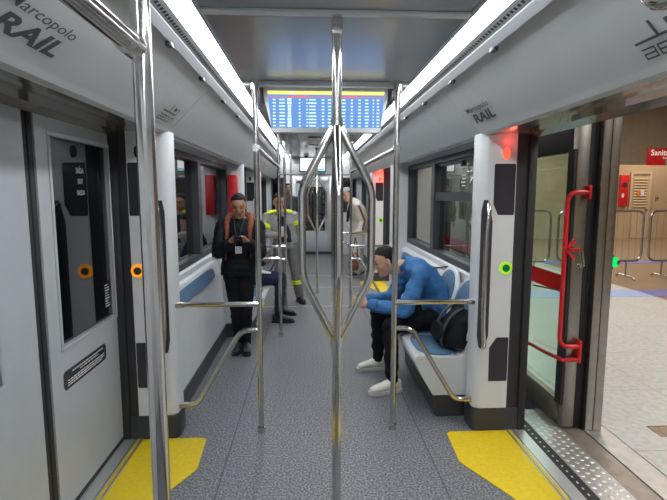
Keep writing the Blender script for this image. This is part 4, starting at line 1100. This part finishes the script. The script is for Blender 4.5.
# --- man in cream bending forward at the far end
J = dict(head=(.575, 8.98, 1.575), f=(-.62, -.70, -.36), u=(-.28, -.12, .95), neck=(.665, 9.04, 1.45),
    rows=[((.85, 9.1, .84), .18, .14), ((.85, 9.1, .95), .18, .14), ((.845, 9.09, 1.10), .19, .15), ((.80, 9.08, 1.27), .205, .15), ((.745, 9.07, 1.385), .195, .12), ((.70, 9.06, 1.44), .13, .09), ((.675, 9.05, 1.465), .08, .075)],
    sl=(.79, 8.90, 1.34), sr=(.70, 9.24, 1.36), el=(.88, 8.83, 1.06), er=(.66, 9.24, 1.06), wl=(.80, 8.74, .88), wr=(.66, 9.1, .90),
    hl=(.84, 9.01, .86), hr=(.84, 9.19, .86), kl=(.82, 8.99, .47), kr=(.86, 9.2, .47), al=(.80, 9.0, .09), ar=(.88, 9.22, .09), tl=(.62, 8.94, .04), tr=(.70, 9.2, .04))
rt_, tp, P, hr, hu, hf = person('man in cream jacket and grey cap leaning forward at the far right', (.82, 9.08, 0), J, SKINL, CREAM, WTROU, SHOEB, SOLE, vox=.009,
    sleeve=(.078, .068, .05), hands=[('l', (-.5, -.2, -.9), (-.8, 0, .3), (-.5, 0, 0), .5, .4), ('r', (-.4, -.2, -.9), (-.8, 0, .3), (0, -1, 0), .5, .4)], legr=(.10, .078, .062), fold=.01)
b = MB(); c0 = P(0, 0, 0)
b.loft([(c0+hu*.060-hf*.018, hr*.088, hf*.108), (c0+hu*.075-hf*.012, hr*.086, hf*.104), (c0+hu*.11-hf*.012, hr*.066, hf*.080), (c0+hu*.13-hf*.014, hr*.03, hf*.038)], 22)
b.loft([(c0+hu*.070+hf*.06, hr*.066, hf*.04), (c0+hu*.078+hf*.08, hr*.060, hf*.05), (c0+hu*.084+hf*.08, hr*.056, hf*.045)], 18)
b.build('cap', pmat('cap_grey', (.27, .27, .28), .7), rt_)
b = MB(); b.loft([(V((.60, 8.98, 1.06)), V((.02, 0, 0)), V((0, .05, 0))), (V((.615, 8.97, 1.22)), V((.035, 0, 0)), V((0, .09, 0))), (V((.645, 8.98, 1.38)), V((.02, 0, 0)), V((0, .07, 0)))], 14); b.build('dark_shirt', BLACKC, rt_)
b = MB(); limb(b, [V((.80, 8.78, 1.36)), V((.90, 8.75, 1.1)), V((.86, 8.69, .93))], [.022, .022, .018]); b.build('sleeve_stripe', BROWNL, rt_, blob=(.008, 2))
r = thing('shoulder_bag', 'brown bag hanging at the legs of the man in cream', 'bag', (.72, 8.8, .3))
b = MB(); b.loft([(V((.70, 8.78, .16)), V((.085, 0, 0)), V((0, .05, 0))), (V((.70, 8.78, .24)), V((.10, 0, 0)), V((0, .06, 0))), (V((.715, 8.78, .40)), V((.085, 0, 0)), V((0, .05, 0))), (V((.725, 8.78, .50)), V((.06, 0, 0)), V((0, .02, 0)))], 18); b.build('bag_body', BROWNL, r, blob=(.012, 3), fold=(.008, 14, 6))
b = MB(); b.tube([(.68, 8.78, .49), (.735, 8.76, .80), (.775, 8.78, .49)], .009, 8, .05); b.build('bag_strap', BROWNL, r)

# --- person far behind by the end door
J = dict(head=(-.615, 11.26, 1.70), f=(.3, -.95, 0), u=(0, 0, 1), neck=(-.62, 11.31, 1.55),
    rows=[((-.62, 11.32, .9), .17, .12), ((-.62, 11.32, 1.0), .165, .12), ((-.62, 11.32, 1.18), .175, .125), ((-.62, 11.32, 1.34), .195, .13), ((-.62, 11.32, 1.46), .19, .11), ((-.62, 11.32, 1.53), .12, .08), ((-.62, 11.32, 1.56), .07, .065)],
    sl=(-.43, 11.32, 1.46), sr=(-.81, 11.32, 1.46), el=(-.39, 11.32, 1.17), er=(-.85, 11.32, 1.17), wl=(-.40, 11.26, .92), wr=(-.84, 11.26, .92),
    hl=(-.54, 11.32, .92), hr=(-.70, 11.32, .92), kl=(-.53, 11.30, .5), kr=(-.71, 11.30, .5), al=(-.53, 11.32, .09), ar=(-.72, 11.32, .09), tl=(-.52, 11.12, .04), tr=(-.74, 11.12, .04))
person('dark-haired person standing far back beside the end door, mostly hidden', (-.62, 11.32, 0), J, SKINM, pmat('dark_grey_cloth', (.06, .06, .065), .8), BLACKC, SHOEB, SHOEB, vox=.012, tvox=.014,
    hands=[('l', (0, -.2, -1), (-1, 0, 0), (0, -1, 0), .3, .3), ('r', (0, -.2, -1), (1, 0, 0), (0, -1, 0), .3, .3)])


# repeats share a group phrase
GROUPS = {'grab_pole': 'steel grab poles along the aisle', 'overhead_rail': 'overhead steel rails', 'door_pillar': 'white pillars beside the doors', 'cove_panel': 'grey cove panels above doors and windows',
    'yellow_floor_mat': 'yellow mats at the doors', 'door_threshold': 'threshold strips at the doors', 'crowd_barrier': 'crowd barriers on the platform', 'passenger_seat': 'blue and white seats along the walls',
    'seat_base': 'dark plinths under the seats', 'perch_rest': 'perch pads on the walls', 'elbow_rail': 'steel armrest bars on the walls', 'platform_screen': 'glass screens along the platform edge',
    'branched_pole': 'branched poles in the aisle', 'ceiling_light': 'light strips along the ceiling', 'person': 'passengers in the car', 'smartphone': 'phones in passengers hands'}
for o in list(COL.objects):
    k = o.name.split('.')[0]
    if o.parent is None and 'category' in o.keys() and k in GROUPS: o['group'] = GROUPS[k]

# ------------------------------------------------------------------ lights of the place, plus one added wall fill
def area(name, loc, rot, sx, sy, e, col):
    l = bpy.data.lights.new(name, 'AREA'); l.shape = 'RECTANGLE'; l.size = sx; l.size_y = sy; l.energy = e; l.color = col
    o = bpy.data.objects.new(name, l); COL.objects.link(o); o.location = loc; o.rotation_euler = rot; return o
for x, y in ((3.6, 1.5), (3.6, 6.5), (3.6, 11.5)):
    area('platform_light', (x, y, 4.15), (0, 0, 0), 1.2, 3.0, 120, (1.0, .96, .90))
area('platform_light', (5, 13.2, 4.15), (0, 0, 0), 2.0, 1.2, 130, (.96, 1.0, .94))  # added fill light, brightens the station wall seen through the glass door
for x, y in ((9, 4), (9, 9.5), (11.5, 14.8), (6.5, 14)):
    area('concourse_lamp', (x, y, 4.15), (0, 0, 0), 1.2, 1.2, 75, (1.0, .82, .62))
def point(name, loc, e, col, rad=.02):
    l = bpy.data.lights.new(name, 'POINT'); l.energy = e; l.color = col; l.shadow_soft_size = rad
    o = bpy.data.objects.new(name, l); COL.objects.link(o); o.location = loc; return o
point('red_lamp_light', (1.15, 2.945, 1.925), .14, (1, .05, .03))
point('red_lamp_light', (1.135, 8.44, 1.88), 1.6, (1, .05, .03))

wd = bpy.data.worlds.new('night'); bpy.context.scene.world = wd; wd.use_nodes = True
wd.node_tree.nodes['Background'].inputs[0].default_value = (.02, .025, .035, 1); wd.node_tree.nodes['Background'].inputs[1].default_value = .5

# ------------------------------------------------------------------ camera
F = 475.; VX, VY = 310., 193.
yaw = math.atan((333.5-VX)/F); pitch = math.atan((250-VY)/F*math.cos(yaw))
cam = bpy.data.cameras.new('camera'); co = bpy.data.objects.new('camera', cam); COL.objects.link(co)
cam.sensor_width = 36; cam.lens = F/667*36; cam.clip_start = .02
co.location = (-.11, 0, 1.6); co.rotation_euler = (PI/2-pitch, 0, -yaw)
sc = bpy.context.scene; sc.camera = co
sc.view_settings.view_transform = 'Standard'; sc.view_settings.look = 'None'; sc.view_settings.gamma = 1; sc.view_settings.exposure = .45
sc.cycles.use_denoising = True
sc.cycles.max_bounces = 8; sc.cycles.transparent_max_bounces = 16
sc.cycles.sample_clamp_indirect = 6
